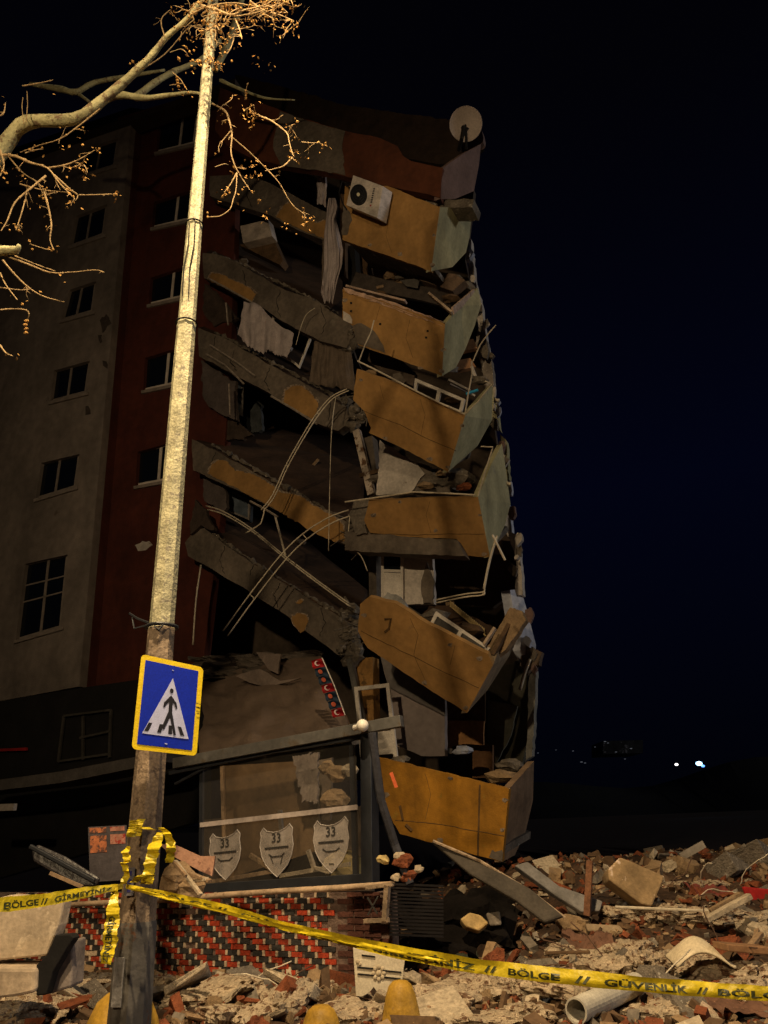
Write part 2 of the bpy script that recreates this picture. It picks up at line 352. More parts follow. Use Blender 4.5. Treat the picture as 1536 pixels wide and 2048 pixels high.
# ---- slumped edge beams with what is left of their paint, floors behind them
def beam(px, off, th=.28, patches=(), floor=None, m=plas, tau=0, **k):
    P, nn = tplane(*px[0][:2], off, tau)
    l = rag(px, 1.6, 16)
    b = build(MB().prism([hit(x, y, P, nn) for x, y in l], -nn*th), 'edge_beam', m, B)
    for q in patches:
        cx = sum(p[0] for p in q)/len(q); cy = sum(p[1] for p in q)/len(q)
        l = rag([(x+(2.6 if x > cx else -2.6), y-2.2) for x, y in q], 1.6, 6)
        build(MB().prism([hit(x, y, P+nn*.008, nn) for x, y in l], -nn*.006), 'torn_plaster_edge', mat('torn_edge', (.30, .23, .17), scale=9, col2=(.12, .09, .07), thresh=.5), b)
        l = rag(q, 1.8, 5)
        build(MB().prism([hit(x, y, P+nn*.016, nn) for x, y in l], -nn*.014), 'paint_patch', ochre, b)
    if floor: 
        fr = [pt(*p) for p in rag(floor, 1.5, 22)]
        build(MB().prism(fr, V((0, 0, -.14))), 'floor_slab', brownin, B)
    return b
bA = beam([(420,352),(480,348),(540,366),(600,398),(662,428),(668,444),(655,484),(600,462),(540,430),(420,392)], 0, patches=[[(566,412),(580,404),(612,438),(632,446),(650,440),(656,452),(652,478),(600,458),(552,434)]])
bB = beam([(405,506),(430,508),(470,522),(560,575),(640,606),(700,648),(708,672),(692,696),(640,682),(560,640),(510,606),(408,556)], 0,
     patches=[[(424,545),(440,548),(500,576),(512,588),(504,604),(416,560)]],
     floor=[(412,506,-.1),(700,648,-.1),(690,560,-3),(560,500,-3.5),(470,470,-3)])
bC = beam([(396,655),(440,672),(500,706),(560,740),(640,784),(694,816),(697,846),(676,862),(632,846),(520,776),(398,712)], 0,
     patches=[[(570,782),(585,772),(605,772),(622,788),(636,806),(632,826),(624,838),(600,826),(566,806)]],
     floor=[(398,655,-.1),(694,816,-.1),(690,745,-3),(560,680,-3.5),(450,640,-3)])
bD = beam([(384,878),(430,900),(500,940),(600,1000),(690,1042),(735,1062),(740,1104),(700,1094),(640,1068),(560,1024),(470,978),(386,940)], 0,
     patches=[[(416,948),(424,928),(438,920),(456,924),(470,942),(500,946),(530,960),(560,984),(600,992),(640,1018),(664,1030),(686,1050),(690,1082),(668,1084),(630,1066),(560,1024),(480,980)]],
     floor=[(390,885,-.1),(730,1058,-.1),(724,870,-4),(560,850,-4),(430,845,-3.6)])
bE = beam([(370,1085),(388,1062),(408,1056),(450,1090),(560,1162),(640,1212),(690,1240),(706,1262),(704,1300),(682,1314),(560,1222),(470,1166),(376,1112)], 0,
     patches=[[(584,1232),(598,1226),(612,1230),(616,1240),(608,1262),(600,1266),(586,1246)], [(592,1206),(600,1198),(606,1202),(598,1208)]],
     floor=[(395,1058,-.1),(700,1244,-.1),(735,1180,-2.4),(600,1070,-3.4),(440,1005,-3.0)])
for bb, cl_ in ((bB, [[(560,580),(552,606),(560,636)], [(640,612),(652,640),(644,668)], [(486,540),(492,570)]]), (bC, [[(470,700),(462,725),(474,742)], [(540,735),(530,762),(538,780)], [(430,672),(426,700)], [(662,806),(656,840)]]), (bE, [[(450,1092),(440,1120),(448,1148)], [(560,1166),(548,1190),(556,1214)], [(640,1216),(650,1244),(640,1272)], [(506,1130),(500,1150)]]), (bD, [[(430,905),(424,925)], [(704,1056),(700,1088)]]), (bA, [[(500,364),(494,392),(504,414)]])):
    for l in cl_:
        l2 = rag(l + l[::-1][1:-1], 1.2, 6) if len(l) > 2 else l
        seq = [(a[0]+(b[0]-a[0])*t, a[1]+(b[1]-a[1])*t) for a, b in zip(l, l[1:]) for t in (0, .2, .4, .6, .8)] + [l[-1]]
        build(MB().tube([pt(x+rnd.uniform(-2, 2), y+rnd.uniform(-1, 1), .0) for x, y in seq], [rnd.uniform(.006, .016) for _ in seq], 5), 'crack', mat('crack_dark', (.02, .016, .013), bump=0), bb)
# lit upper edge: crumbled slab rim on each beam
for pp_, wd in (([(425,505),(500,536),(600,585),(680,628)], .10), ([(430,664),(500,700),(560,733),(640,776),(690,806)], .12),
                ([(425,890),(500,932),(600,990),(680,1034),(725,1052)], .13), ([(405,1052),(470,1098),(560,1158),(640,1206),(700,1238)], .13)):
    m = MB(); P_ = []; R_ = []
    for (a, b) in zip(pp_, pp_[1:]):
        k = max(2, int(math.hypot(b[0]-a[0], b[1]-a[1])/5))
        for i in range(k):
            t = i/k; P_.append(pt(a[0]+(b[0]-a[0])*t, a[1]+(b[1]-a[1])*t+rnd.uniform(-2, 2), -.12+rnd.uniform(-.06, .06))); R_.append(wd*rnd.choice((.15, .3, .45, .7))*rnd.uniform(.6, 1))
    m.tube(P_, R_, 5)
    build(m, 'crumbled_slab_rim', conc, B)

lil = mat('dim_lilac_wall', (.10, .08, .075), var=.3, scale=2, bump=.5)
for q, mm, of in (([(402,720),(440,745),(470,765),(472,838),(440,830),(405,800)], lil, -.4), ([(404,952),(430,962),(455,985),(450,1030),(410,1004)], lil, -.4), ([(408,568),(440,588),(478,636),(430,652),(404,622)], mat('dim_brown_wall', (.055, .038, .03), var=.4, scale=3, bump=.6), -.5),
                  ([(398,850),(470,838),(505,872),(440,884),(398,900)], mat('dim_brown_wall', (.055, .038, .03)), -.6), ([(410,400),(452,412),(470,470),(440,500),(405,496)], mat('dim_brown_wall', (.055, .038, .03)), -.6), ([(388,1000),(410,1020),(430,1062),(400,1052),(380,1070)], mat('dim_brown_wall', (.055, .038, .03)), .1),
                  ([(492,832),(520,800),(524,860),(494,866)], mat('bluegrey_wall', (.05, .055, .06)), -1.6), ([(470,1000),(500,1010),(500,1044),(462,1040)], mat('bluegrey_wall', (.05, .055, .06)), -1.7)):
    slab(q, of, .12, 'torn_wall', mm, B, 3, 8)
for l in ([(416,556),(460,580),(506,606)], [(412,708),(450,730),(488,768)], [(542,792),(590,820),(634,848)], [(500,1002),(530,1018),(556,1034)], [(420,690),(470,722),(510,752)], [(452,606),(456,650)], [(458,768),(460,830)]):
    build(MB().tube([pt(x+rnd.uniform(-1, 1), y+rnd.uniform(-1, 1), .06) for x, y in rag(l + l[::-1][1:-1], .5, 12)[:max(3, len(l)*3)]] if 0 else [pt(x, y, .06) for x, y in l], .026, 5), 'broken_trim', mat('pale_trim', (.30, .25, .21), scale=8, col2=(.15, .12, .1), thresh=.6), B)
# ---- broken column nodes between beams and balconies
for (x, y, w_, h_) in ((712,672,16,26), (708,820,20,34), (722,838,26,18), (716,1068,26,32), (700,1262,22,44), (706,1292,14,30), (735,1082,22,22)):
    m = MB()
    for i in range(16):
        p = pt(x+rnd.uniform(-w_, w_), y+rnd.uniform(-h_, h_), rnd.uniform(-.5, .15)); m.ball(p, rnd.uniform(.05, .17), (1, 1, rnd.uniform(.6, 1.2)), 6, 4, .35)
    for i in range(7):
        a = V(pt(x+rnd.uniform(-w_, w_), y+rnd.uniform(-h_, h_), .1)); m.tube([a, a+V((rnd.uniform(-.2, .2), -.1, rnd.uniform(-.15, .2))), a+V((rnd.uniform(-.4, .4), -.2, rnd.uniform(-.3, .1)))], .011, 5)
    build(m, 'crushed_column_joint', conc, B)
def colm(a, b, off, wd, m, name='column', th=.3):
    A, Bp = pt(*a, off), pt(*b, off); return build(MB().bar(A, Bp, wd, th), name, m, B)
colm((714,862),(744,990), .1, .16, mat('stained_white_post', (.48, .40, .33), col2=(.12, .06, .03), thresh=.52, scale=4), th=.14)
colm((738,880),(752,992), -.3, .30, plas)
colm((700,1318),(728,1452), .2, .12, greym, th=.12)
colm((736,1318),(738,1450), -.1, .36, mat('brown_column_face', (.36, .19, .06), scale=2, col2=(.14, .08, .03), thresh=.55))
colm((750,1108),(752,1206), -.2, .18, plas)
colm((690,350),(690,560), -.3, .16, dwood); colm((700,500),(706,600), -.5, .4, black)

# ---- walls visible inside the collapsed corner
slab([(745,500),(800,512),(806,560),(735,545),(728,510)], -1.2, .15, 'room_wall', pinkp, B, 1.5)
slab([(720,500),(735,498),(745,548),(725,560)], -.9, .1, 'room_wall', dwood, B, 1)
slab([(760,880),(836,930),(850,948),(820,985),(752,990)], .35, .15, 'room_wall', whitep, B, 2.5, 10)
slab([(836,925),(905,950),(900,985),(790,985),(800,960)], .3, .12, 'room_wall', plas, B, 2.5, 10)
slab([(640,640),(700,690),(730,760),(700,800),(640,700)], -1.4, .15, 'room_wall', dark, B, 2)
slab([(806,1106),(866,1108),(868,1208),(806,1210)], .3, .12, 'room_wall', whitep, B, 1.5, 12)
slab([(846,1150),(854,1124),(868,1160),(866,1208),(846,1206),(842,1170)], .36, .05, 'bare_plaster_patch', plas, B, 2, 8)
slab([(866,1106),(960,1112),(1020,1060),(1040,1100),(1030,1180),(985,1215),(868,1208)], -1.8, .15, 'room_wall', mat('umber_wall', (.075, .05, .035), scale=1), B)
slab([(790,1335),(888,1400),(890,1512),(842,1512),(790,1488),(775,1330)], -.2, .15, 'room_wall', whitep and mat('lilac_wall', (.30, .25, .24), var=.15, scale=.8, bump=.2), B, .8)
slab([(760,1310),(890,1360),(890,1432),(775,1372)], -.1, .1, 'room_wall', mat('grey_wall', (.15, .135, .13), scale=1), B, .8)
slab([(888,1400),(968,1370),(968,1445),(888,1440)], -1.4, .12, 'room_wall', dwood, B)
slab([(892,1440),(968,1442),(967,1490),(930,1488),(905,1492),(893,1500)], -1.2, .06, 'wall_board', mat('tan_board', (.34, .17, .07), scale=2), B, 1.2, 12)
slab([(945,1480),(985,1490),(985,1556),(945,1556)], -1.6, .1, 'wall_board', mat('umber_board', (.15, .075, .035), scale=2), B)
slab([(965,1330),(1015,1330),(1075,1300),(1070,1380),(1062,1460),(1040,1540),(968,1560)], -2.0, .15, 'room_wall', mat('dark_green_wall', (.07, .065, .05), var=.3, scale=1), B, 1.5)
slab([(975,1400),(1035,1412),(1022,1470),(990,1530),(975,1480)], -1.8, .05, 'wall_board', mat('green_grey_wall', (.14, .135, .11), scale=1), B, 1.5)
# outer end wall, pale strip down the right edge
EW = [(944,420),(952,520),(962,600),(975,690),(986,745),(990,800),(1004,870),(1012,900),(1018,960),(1020,1010),(1030,1070),(1040,1100),(1042,1180),(1056,1230),(1072,1290),(1078,1310),(1070,1400),(1066,1520)]
m = MB(); L0 = [pt(x, y, -1.6 - .0*y) for x, y in rag(EW, 1.5, 12)[:-12]]
wsl = [pt(*p) for p in ((1020,1180,-1.3),(1042,1178,-1.7),(1056,1228,-1.7),(1072,1290,-1.8),(1068,1340,-1.8),(1045,1300,-1.4),(1030,1240,-1.3))]
build(MB().prism(wsl, -U*.2), 'end_wall', bluep, B)
def endstrip(l, m_, w0=.2): build(MB().prism([pt(*p) for p in rag([q + (-1.5,) if len(q) < 3 else q for q in l], 1.4, 10)], -NF*w0), 'end_wall', m_, B)
endstrip([(932,480),(942,478),(950,560),(964,610),(974,700),(962,690),(950,610),(940,560)], whitep)
endstrip([(962,640),(976,690),(986,742),(986,790),(974,790),(962,730),(950,690)], mat('pale_broken_end_wall', (.26, .22, .19), col2=(.50, .46, .42), thresh=.55))
endstrip([(984,800),(992,806),(1000,860),(986,850),(978,820)], lime)
endstrip([(1000,868),(1012,880),(1018,960),(1010,965),(1004,900)], lime)
endstrip([(1006,1010),(1020,1010),(1024,1064),(1010,1062)], bluep)
endstrip([(1010,1060),(1036,1070),(1042,1130),(1046,1190),(1030,1190),(1032,1120),(1020,1080)], whitep)
endstrip([(1046,1282),(1084,1304),(1078,1330),(1062,1335),(1050,1350),(1040,1330)], mat('brown_end_wall', (.14, .10, .075)))
endstrip([(1058,1350),(1072,1340),(1068,1440),(1064,1512),(1052,1520)], mat('pale_end_wall', (.30, .29, .27), scale=3, streak=.3))

rr_ = random.Random(77)
for i in range(34):
    k = rr_.randrange(len(EW)-1); t = rr_.random(); x = EW[k][0]*(1-t)+EW[k+1][0]*t - rr_.uniform(-5, 16); y = EW[k][1]*(1-t)+EW[k+1][1]*t
    r_ = rr_.uniform(4, 12); q = [(x + r_*rr_.uniform(.4, 1.1)*math.cos(a*1.05), y + r_*rr_.uniform(.6, 1.9)*math.sin(a*1.05)) for a in range(6)]
    slab(q, -1.35 + rr_.uniform(-.2, .25), rr_.uniform(.04, .14), 'wall_fragment', rr_.choice((whitep, bluep, plas, conc, pinkp)), B, 1.2, 6)
for i in range(44):
    x, y = rr_.choice(((rr_.uniform(430, 640), None), (rr_.uniform(700, 960), None)))[0], 0
    if x < 660:
        lv = rr_.choice((505, 640, 845, 1000)); y = lv + (x-430)*.42 + rr_.uniform(-6, 14)
        p = pt(x, y, rr_.uniform(-2.2, -.6))
    else:
        y = rr_.choice((560, 735, 955, 1215, 1495)) + rr_.uniform(-14, 14); p = pt(x, y, rr_.uniform(-.7, .1))
    if rr_.random() < .5: mb_ = MB().ball(p, rr_.uniform(.05, .16), (1.3, 1, .6), 7, 5, .35)
    else:
        d = V((rr_.uniform(-1, 1), rr_.uniform(-.3, .3), rr_.uniform(-.5, .8))).normalized()*rr_.uniform(.15, .45); mb_ = MB().bar(p-d, p+d, rr_.uniform(.03, .10), rr_.uniform(.02, .05), NF)
    build(mb_, 'ceiling_debris', rr_.choice((conc, tanrub, dwood, wood, plas, whitep)), B)
# ---- balconies: front parapet in a tipped plane, side wall, floor, stubs
def balcony(front, ct, cb, bl, side, off, tau, D, mf=ochre, ms=lime, th=.12, twist=0, label=None, rim=None, r=1.0):
    P, nn = tplane(*front[ct], off, tau, twist)
    h = lambda q: hit(q[0], q[1], P, nn)
    fp = []; 
    for i, a in enumerate(front):
        b = front[(i+1) % len(front)]; seg = [a]
        clean = {i, (i+1) % len(front)} == {ct, cb}
        if not clean: seg = rag([a, b], r, 12)[:max(1, int(math.hypot(b[0]-a[0], b[1]-a[1])/12))]
        fp += [h(q) for q in seg]
    bal = build(MB().prism(fp, -nn*th), 'balcony', mf, B, label=label)
    CT, CB, BL = h(front[ct]), h(front[cb]), h(front[bl])
    # side wall
    sp = [CT] ; es = []
    for (x, y, f_) in side:
        # depth of the edge at this height, then back by f*D
        t = max(0, min(1, (y-front[ct][1])/(front[cb][1]-front[ct][1]))); o_ = offof(CT*(1-t)+CB*t) - f_*D
        es.append(pt(x, y, o_))
    sp = [CT - nn*.004] + es + [CB - nn*.004]
    build(MB().prism(sp, -U*th), 'side_wall', ms, bal)
    far = es[-1] - CB if len(es) else -nn*D
    bk = (-nn*D)
    fl = [CB - nn*.1, CB + bk, BL + bk, BL - nn*.1]; upv = (CT-CB).normalized()
    build(MB().prism([p + upv*.10 for p in fl], upv*.12), 'floor_slab', conc, bal)
    if rim:
        up_ = [(x, y-3) for x, y in rim]; dn = [(x-1, y+5) for x, y in reversed(rim)]
        l = rag(up_, 1.6, 7)[:-6] + rag(dn, 1.8, 7)[:-6]
        build(MB().prism([hit(x, y, P+nn*.014, nn) for x, y in l], -nn*(th*.9)), 'broken_rim', mat('pink_broken_render', (.50, .33, .24), scale=6, col2=(.2, .12, .08), thresh=.6), bal)
    bal['P'] = 0; del bal['P']
    return bal, P, nn
b1, P1, n1 = balcony([(690,372),(775,372),(880,414),(862,542),(780,512),(685,480)], 2, 3, 5, [(944,416,1),(940,470,1),(932,505,.9),(905,534,.5)], 1.2, 8, 1.6, label='topmost ochre balcony with the air conditioner, nearly whole')
b2, P2, n2 = balcony([(685,578),(790,606),(890,648),(884,752),(800,720),(716,690),(704,650),(685,638)], 2, 3, 5, [(920,612,.45),(956,576,1),(962,610,1),(950,650,.95),(930,700,.7),(912,735,.4)], 1.25, 28, 1.6, rim=[(686,578),(790,608),(888,648)], label='ochre balcony with rough pink broken rim, second from the top')
b3, P3, n3 = balcony([(714,738),(800,768),(930,832),(896,944),(800,894),(738,866),(742,856),(728,822),(706,800)], 2, 3, 5, [(985,770,1),(988,800,1),(984,840,.95),(955,892,.6)], 1.3, 30, 1.7, label='ochre balcony holding the white broken window frame, third from the top')
b4, P4, n4 = balcony([(738,1000),(840,996),(956,994),(980,1114),(930,1112),(914,1078),(820,1074),(740,1066),(728,1040)], 2, 3, 7, [(982,930,.5),(1004,888,1),(1012,940,1),(1021,1008,1),(1010,1050,.75)], 1.3, 30, 1.9, label='level ochre balcony with its grey underside beam laid bare')
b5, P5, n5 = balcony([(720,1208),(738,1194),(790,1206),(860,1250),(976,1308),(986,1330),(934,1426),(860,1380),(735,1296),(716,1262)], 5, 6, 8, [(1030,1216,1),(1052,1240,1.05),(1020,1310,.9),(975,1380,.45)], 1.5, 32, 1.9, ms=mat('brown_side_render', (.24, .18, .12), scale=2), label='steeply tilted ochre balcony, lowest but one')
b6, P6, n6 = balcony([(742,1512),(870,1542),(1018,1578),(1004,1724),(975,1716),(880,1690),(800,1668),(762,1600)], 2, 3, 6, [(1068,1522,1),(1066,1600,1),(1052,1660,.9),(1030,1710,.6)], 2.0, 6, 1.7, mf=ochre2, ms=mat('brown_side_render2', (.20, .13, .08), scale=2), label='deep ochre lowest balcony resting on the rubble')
# what is painted, bare or broken on the fronts
def onbal(bal, P, nn, px, name, m, lift=.012, th=.012, ragamp=2, step=9, **k):
    l = rag(px, ragamp, step) if ragamp else px
    return build(MB().prism([hit(x, y, P+nn*lift, nn) for x, y in l], -nn*th), name, m, bal, **k)
onbal(b1, P1, n1, [(686,412),(700,425),(704,440),(694,470),(684,470)], 'plaster_patch', plas)
onbal(b2, P2, n2, [(704,652),(722,646),(748,662),(766,690),(770,706),(716,688)], 'plaster_patch', plas)
onbal(b2, P2, n2, [(686,622),(700,630),(704,648),(686,640)], 'plaster_patch', whitep)
onbal(b6, P6, n6, [(1004,1700),(990,1704),(984,1700),(978,1714),(1004,1724)], 'plaster_patch', plas)
def chips(bal, P, nn, spots, seed):
    rr = random.Random(seed)
    for (x, y, r_) in spots:
        q = [(x + r_*rr.uniform(.5, 1.2)*math.cos(a*.785), y + r_*rr.uniform(.4, .9)*math.sin(a*.785)) for a in range(8)]
        onbal(bal, P, nn, q, 'plaster_chip', mat('chipped_render', (.26, .20, .15), scale=9, col2=(.12, .09, .07), thresh=.52), .006, .006, 1.2, 4)
chips(b1, P1, n1, [(800,508,7),(868,470,5),(740,490,5),(864,530,6)], 1); chips(b2, P2, n2, [(886,700,6),(840,736,6),(690,600,6),(884,742,6)], 2)
chips(b3, P3, n3, [(722,760,5),(924,852,5),(860,918,7),(896,934,5),(770,876,6)], 3); chips(b4, P4, n4, [(748,1030,7),(960,1030,4),(968,1108,6),(800,1004,5),(870,1062,5)], 4)
chips(b5, P5, n5, [(728,1230,6),(900,1290,6),(960,1316,7),(850,1366,7),(932,1416,6)], 5); chips(b6, P6, n6, [(770,1590,9),(880,1680,8),(1010,1600,6),(900,1556,6),(1004,1660,6)], 6)
seam = mat('dark_seam', (.10, .055, .02), bump=0)
def crack(bal, P, nn, l, name='crack', r=.008):
    l2 = []
    for a, b in zip(l, l[1:]):
        k = max(1, int(math.hypot(b[0]-a[0], b[1]-a[1])/14)); l2 += [(a[0]+(b[0]-a[0])*i/k+rnd.uniform(-.6, .6), a[1]+(b[1]-a[1])*i/k+rnd.uniform(-.8, .8)) for i in range(k)]
    l2.append(l[-1]); return build(MB().tube([hit(x, y, P-nn*r*.35, nn) for x, y in l2], r, 5), name, seam, bal)
crack(b3, P3, n3, [(728,822),(800,850),(860,880),(912,902)]); crack(b4, P4, n4, [(740,1066),(820,1070),(900,1068),(968,1068)]); crack(b5, P5, n5, [(722,1262),(800,1300),(880,1340),(958,1376)])
crack(b6, P6, n6, [(960,1570),(958,1640),(956,1710)], r=.02); crack(b6, P6, n6, [(790,1640),(880,1648),(940,1660),(1008,1672)])
crack(b6, P6, n6, [(800,1610),(806,1640)], 'gouge', .03); crack(b6, P6, n6, [(812,1650),(824,1662)], 'gouge', .035)
crack(b5, P5, n5, [(770,1238),(782,1236),(778,1256),(770,1264)], 'iron_hook', .03)
for q in ((702,606),(702,622),(855,662),(852,675),(760,648)): onbal(b2, P2, n2, [(q[0]-2,q[1]-2),(q[0]+2,q[1]-2),(q[0]+2,q[1]+2),(q[0]-2,q[1]+2)], 'drill_hole', black, ragamp=0)
for bb, PP, nn_, ls in ((b1, P1, n1, [[(780,430),(772,470),(784,506)]]), (b2, P2, n2, [[(820,640),(812,676),(826,716)], [(760,612),(752,640)]]), (b3, P3, n3, [[(840,796),(850,830),(842,870)], [(760,770),(768,800)]]), (b4, P4, n4, [[(860,1002),(852,1030),(862,1066)]]), (b5, P5, n5, [[(820,1236),(836,1270),(828,1310),(850,1360)], [(910,1290),(900,1330)]]), (b6, P6, n6, [[(850,1546),(862,1590),(850,1640)]])):
    for l in ls: crack(bb, PP, nn_, l, 'hairline_crack', .0045)
lb = slab([(690,1062),(735,1064),(820,1074),(914,1080),(930,1112),(820,1108),(740,1104),(690,1100)], 1.12, .3, 'edge_beam', plas, B, 1.5, 12)
slab([(708,1000),(742,998),(744,1040),(730,1050),(734,1066),(712,1070),(698,1030)], 1.2, .25, 'broken_parapet_end', conc, B, 2, 9)
slab([(760,1205),(775,1184),(798,1192),(812,1212),(828,1256),(800,1236)], 1.1, .12, 'torn_render_flap', mat('grey_flap', (.30, .29, .28), scale=3), B, 2, 8)
slab([(1000,1250),(1020,1215),(1044,1222),(1052,1240),(1010,1300),(985,1318),(970,1300)], 1.0, .2, 'broken_parapet_top', tanrub, B, 2.2, 9)
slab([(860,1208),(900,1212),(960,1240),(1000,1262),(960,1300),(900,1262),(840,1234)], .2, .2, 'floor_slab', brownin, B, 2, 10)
# the crack lines
def line_on(px, off, r, m, name, parent, **k): return build(MB().tube([pt(x, y, off) for x, y in px], r, 6), name, m, parent, **k)
# railings that stay fixed on the balconies
def rail(bal, P, nn, px, r=.018, name='handrail', lift=.06, m=rodm):
    return build(MB().tube([hit(x, y, P+nn*lift, nn) for x, y in px], r, 7), name, m, bal)
rail(b3, P3, n3, [(715,722),(760,744),(820,776),(880,806),(930,828)])
rail(b3, P3, n3, [(748,640),(742,664),(730,690),(718,722)], .014)
rail(b3, P3, n3, [(930,828),(936,790),(944,748),(943,722)], .016)
rail(b3, P3, n3, [(930,828),(955,804),(984,768),(970,762)], .014)
rail(b4, P4, n4, [(690,1004),(760,994),(826,984),(900,987),(950,990)])
rail(b4, P4, n4, [(956,992),(968,950),(984,900),(986,894),(962,893)], .014)
rail(b5, P5, n5, [(985,1070),(1010,1120)], .02)
rail(b2, P2, n2, [(946,722),(960,690),(976,668),(992,650)], .014)

# ================================================================== THINGS IN THE RUIN
def rods(px, off, gap, label, r=.016, group='bent railing rods hanging from the ruin', off2=None, cat='metal rod'):
    m = MB(); o2 = off if off2 is None else off2; n_ = len(px)-1
    for s in ((0,), (0, 1))[bool(gap)]:
        P = []
        for i, (x, y) in enumerate(px):
            P.append(pt(x + s*gap[0] if gap else x, y + s*gap[1] if gap else y, off+(o2-off)*i/n_))
        sm = []
        for i in range(len(P)-1):
            a = P[max(0, i-1)]; b = P[i]; c = P[i+1]; d = P[min(len(P)-1, i+2)]
            for k in range(4):
                t = k/4; sm.append(.5*((2*b)+(c-a)*t+(2*a-5*b+4*c-d)*t*t+(3*b-a-3*c+d)*t**3))
        sm.append(P[-1]); m.tube(sm, r, 6)
    for i in (2, 4):
        if gap and i < len(px)-1: m.bar(pt(*px[i], off+(o2-off)*i/n_), pt(px[i][0]+gap[0], px[i][1]+gap[1], off+(o2-off)*i/n_), .02, .02)
    return build(m, 'bent_rod', rodm, label=label, cat=cat, group=group, smooth=True)
rods([(412,1012),(445,1022),(500,1055),(560,1104),(620,1150),(697,1206)], .5, (3, 7), 'long double railing rod sloping down to the lower column joint', off2=.7)
rods([(697,1020),(655,1036),(605,1068),(560,1112),(500,1188),(446,1262)], .8, (9, 10), 'double railing rod arching down left across the dark lower opening', off2=1.3)
rods([(694,778),(662,794),(634,826),(608,866),(572,930),(545,990),(522,1020)], .7, (4, 3), 'double railing rod curving down from the third beam end', off2=.9)
rods([(530,1015),(524,1040),(518,1050),(492,1066)], .9, None, 'short hooked rod end below the ochre beam patch', .018)
rods([(672,792),(664,850),(660,950),(657,1102)], .75, None, 'thin single rod hanging straight down in front of the beams', .010)
rods([(700,1030),(696,1080),(704,1096),(722,1112),(735,1142)], 1.0, None, 'white kinked cable dangling under the level balcony', .013, group='cables hanging from the ruin', cat='cable')
rods([(630,616),(612,630),(600,660),(592,690)], .3, None, 'black cable looping over the second slumped beam', .010, group='cables hanging from the ruin', cat='cable')
rods([(550,1032),(560,1070),(571,1112)], .3, None, 'flat metal strut standing between two slumped beams', .028, cat='strut')
rods([(872,1200),(930,1188),(966,1184),(968,1176)], 1.2, (0, 6), 'pair of rods bent out under the level balcony', .016)
rods([(968,1178),(975,1140),(985,1100),(994,1072)], .9, None, 'white bent rail rising under the level balcony corner', .026)
rods([(402,1130),(392,1200),(386,1290)], .4, None, 'thin downpipe hanging beside the dark red tower', .022, cat='pipe')
rods([(1060,1318),(1050,1345),(1040,1380)], -1.4, None, 'pale bar hanging at the ruin right edge', .035, cat='metal bar')
for q, l in (([(986,798),(998,801)], 'short pipe stub poking right beside the third balcony'), ([(1010,966),(1022,968)], 'short pipe stub poking right beside the level balcony'), ([(936,430),(948,440)], 'short pipe stub poking right beside the topmost balcony')):
    rods(q, -.6, None, l, .04, group='pipe stubs on the end wall', cat='pipe')

# window frames, doors
def frame_thing(q, off, name, label, cat, mull=(.5,), trans=(), fw=.07, pane=None, th=.05, m=whitem, offs=None, panel=None):
    P = [pt(x, y, off if offs is None else offs[i]) for i, (x, y) in enumerate(q)]
    bil = lambda s, t: (P[0]*(1-s)+P[1]*s)*(1-t) + (P[3]*(1-s)+P[2]*s)*t
    wd = (P[1]-P[0]).length; ht = (P[3]-P[0]).length; a = fw/wd; b = fw/ht
    t_ = empty(name, P[3].copy(), label, cat)
    mb = MB()
    def st(s0, t0, s1, t1): mb.prism([bil(s0, t0), bil(s1, t0), bil(s1, t1), bil(s0, t1)], -NF*th)
    st(0, 0, 1, b); st(0, 1-b, 1, 1); st(0, b, a, 1-b); st(1-a, b, 1, 1-b)
    for s in mull: st(s-a*.6, b, s+a*.6, 1-b)
    for t in trans: st(a, t-b*.5, 1-a, t+b*.5)
    build(mb, 'frame', m, t_)
    if pane: build(MB().prism([bil(a*.6, b*.6)-NF*th*.4, bil(1-a*.6, b*.6)-NF*th*.4, bil(1-a*.6, 1-b*.6)-NF*th*.4, bil(a*.6, 1-b*.6)-NF*th*.4], -NF*.01), 'pane', pane, t_)
    if panel: build(MB().prism([bil(a, panel[0])-NF*.01, bil(1-a, panel[0])-NF*.01, bil(1-a, panel[1])-NF*.01, bil(a, panel[1])-NF*.01], -NF*.02), 'panel', whitem, t_)
    return t_
dgl = mat('dusty_glass', (.06, .055, .05), rough=.3, scale=4, bump=.1)
frame_thing([(830,756),(930,798),(922,828),(826,788)], 1.0, 'broken_window', 'white two-light window frame standing in the third balcony', 'window frame', fw=.075)
frame_thing([(872,1222),(980,1296),(966,1312),(858,1250)], 1.25, 'broken_window', 'white two-light window frame lying on the steeply tilted balcony', 'window frame', fw=.07, pane=dgl)
frame_thing([(762,1105),(806,1108),(806,1200),(762,1200)], .4, 'balcony_door', 'white half-glazed door standing open under the level balcony', 'door', mull=(), trans=(.38,), fw=.06, panel=(.42, .97), pane=glassdk)
frame_thing([(708,1374),(778,1366),(796,1526),(722,1530)], .6, 'balcony_door', 'leaning white door frame behind the brown column below the tilted balcony', 'door', mull=(), trans=(.56, .86), fw=.075, panel=(.6, .84))
frame_thing([(545,630),(625,668),(598,736),(540,690)], -.3, 'broken_window', 'open corner of white window frame under the second slumped beam', 'window frame', mull=(), fw=.06)
frame_thing([(420,730),(486,765),(484,832),(412,790)], -.9, 'balcony_door', 'grey sliding door in the gap below the third slumped beam', 'door', mull=(.6,), pane=mat('bluish_pane', (.09, .11, .14), rough=.3), m=mat('grey_frame', (.2, .18, .17)))
frame_thing([(430,966),(500,1000),(498,1040),(440,1016)], -.9, 'balcony_door', 'bluish glazed door in the gap below the ochre patched beam', 'door', mull=(.4,), pane=mat('bluish_pane', (.09, .11, .14), rough=.3), m=mat('grey_frame', (.2, .18, .17)))

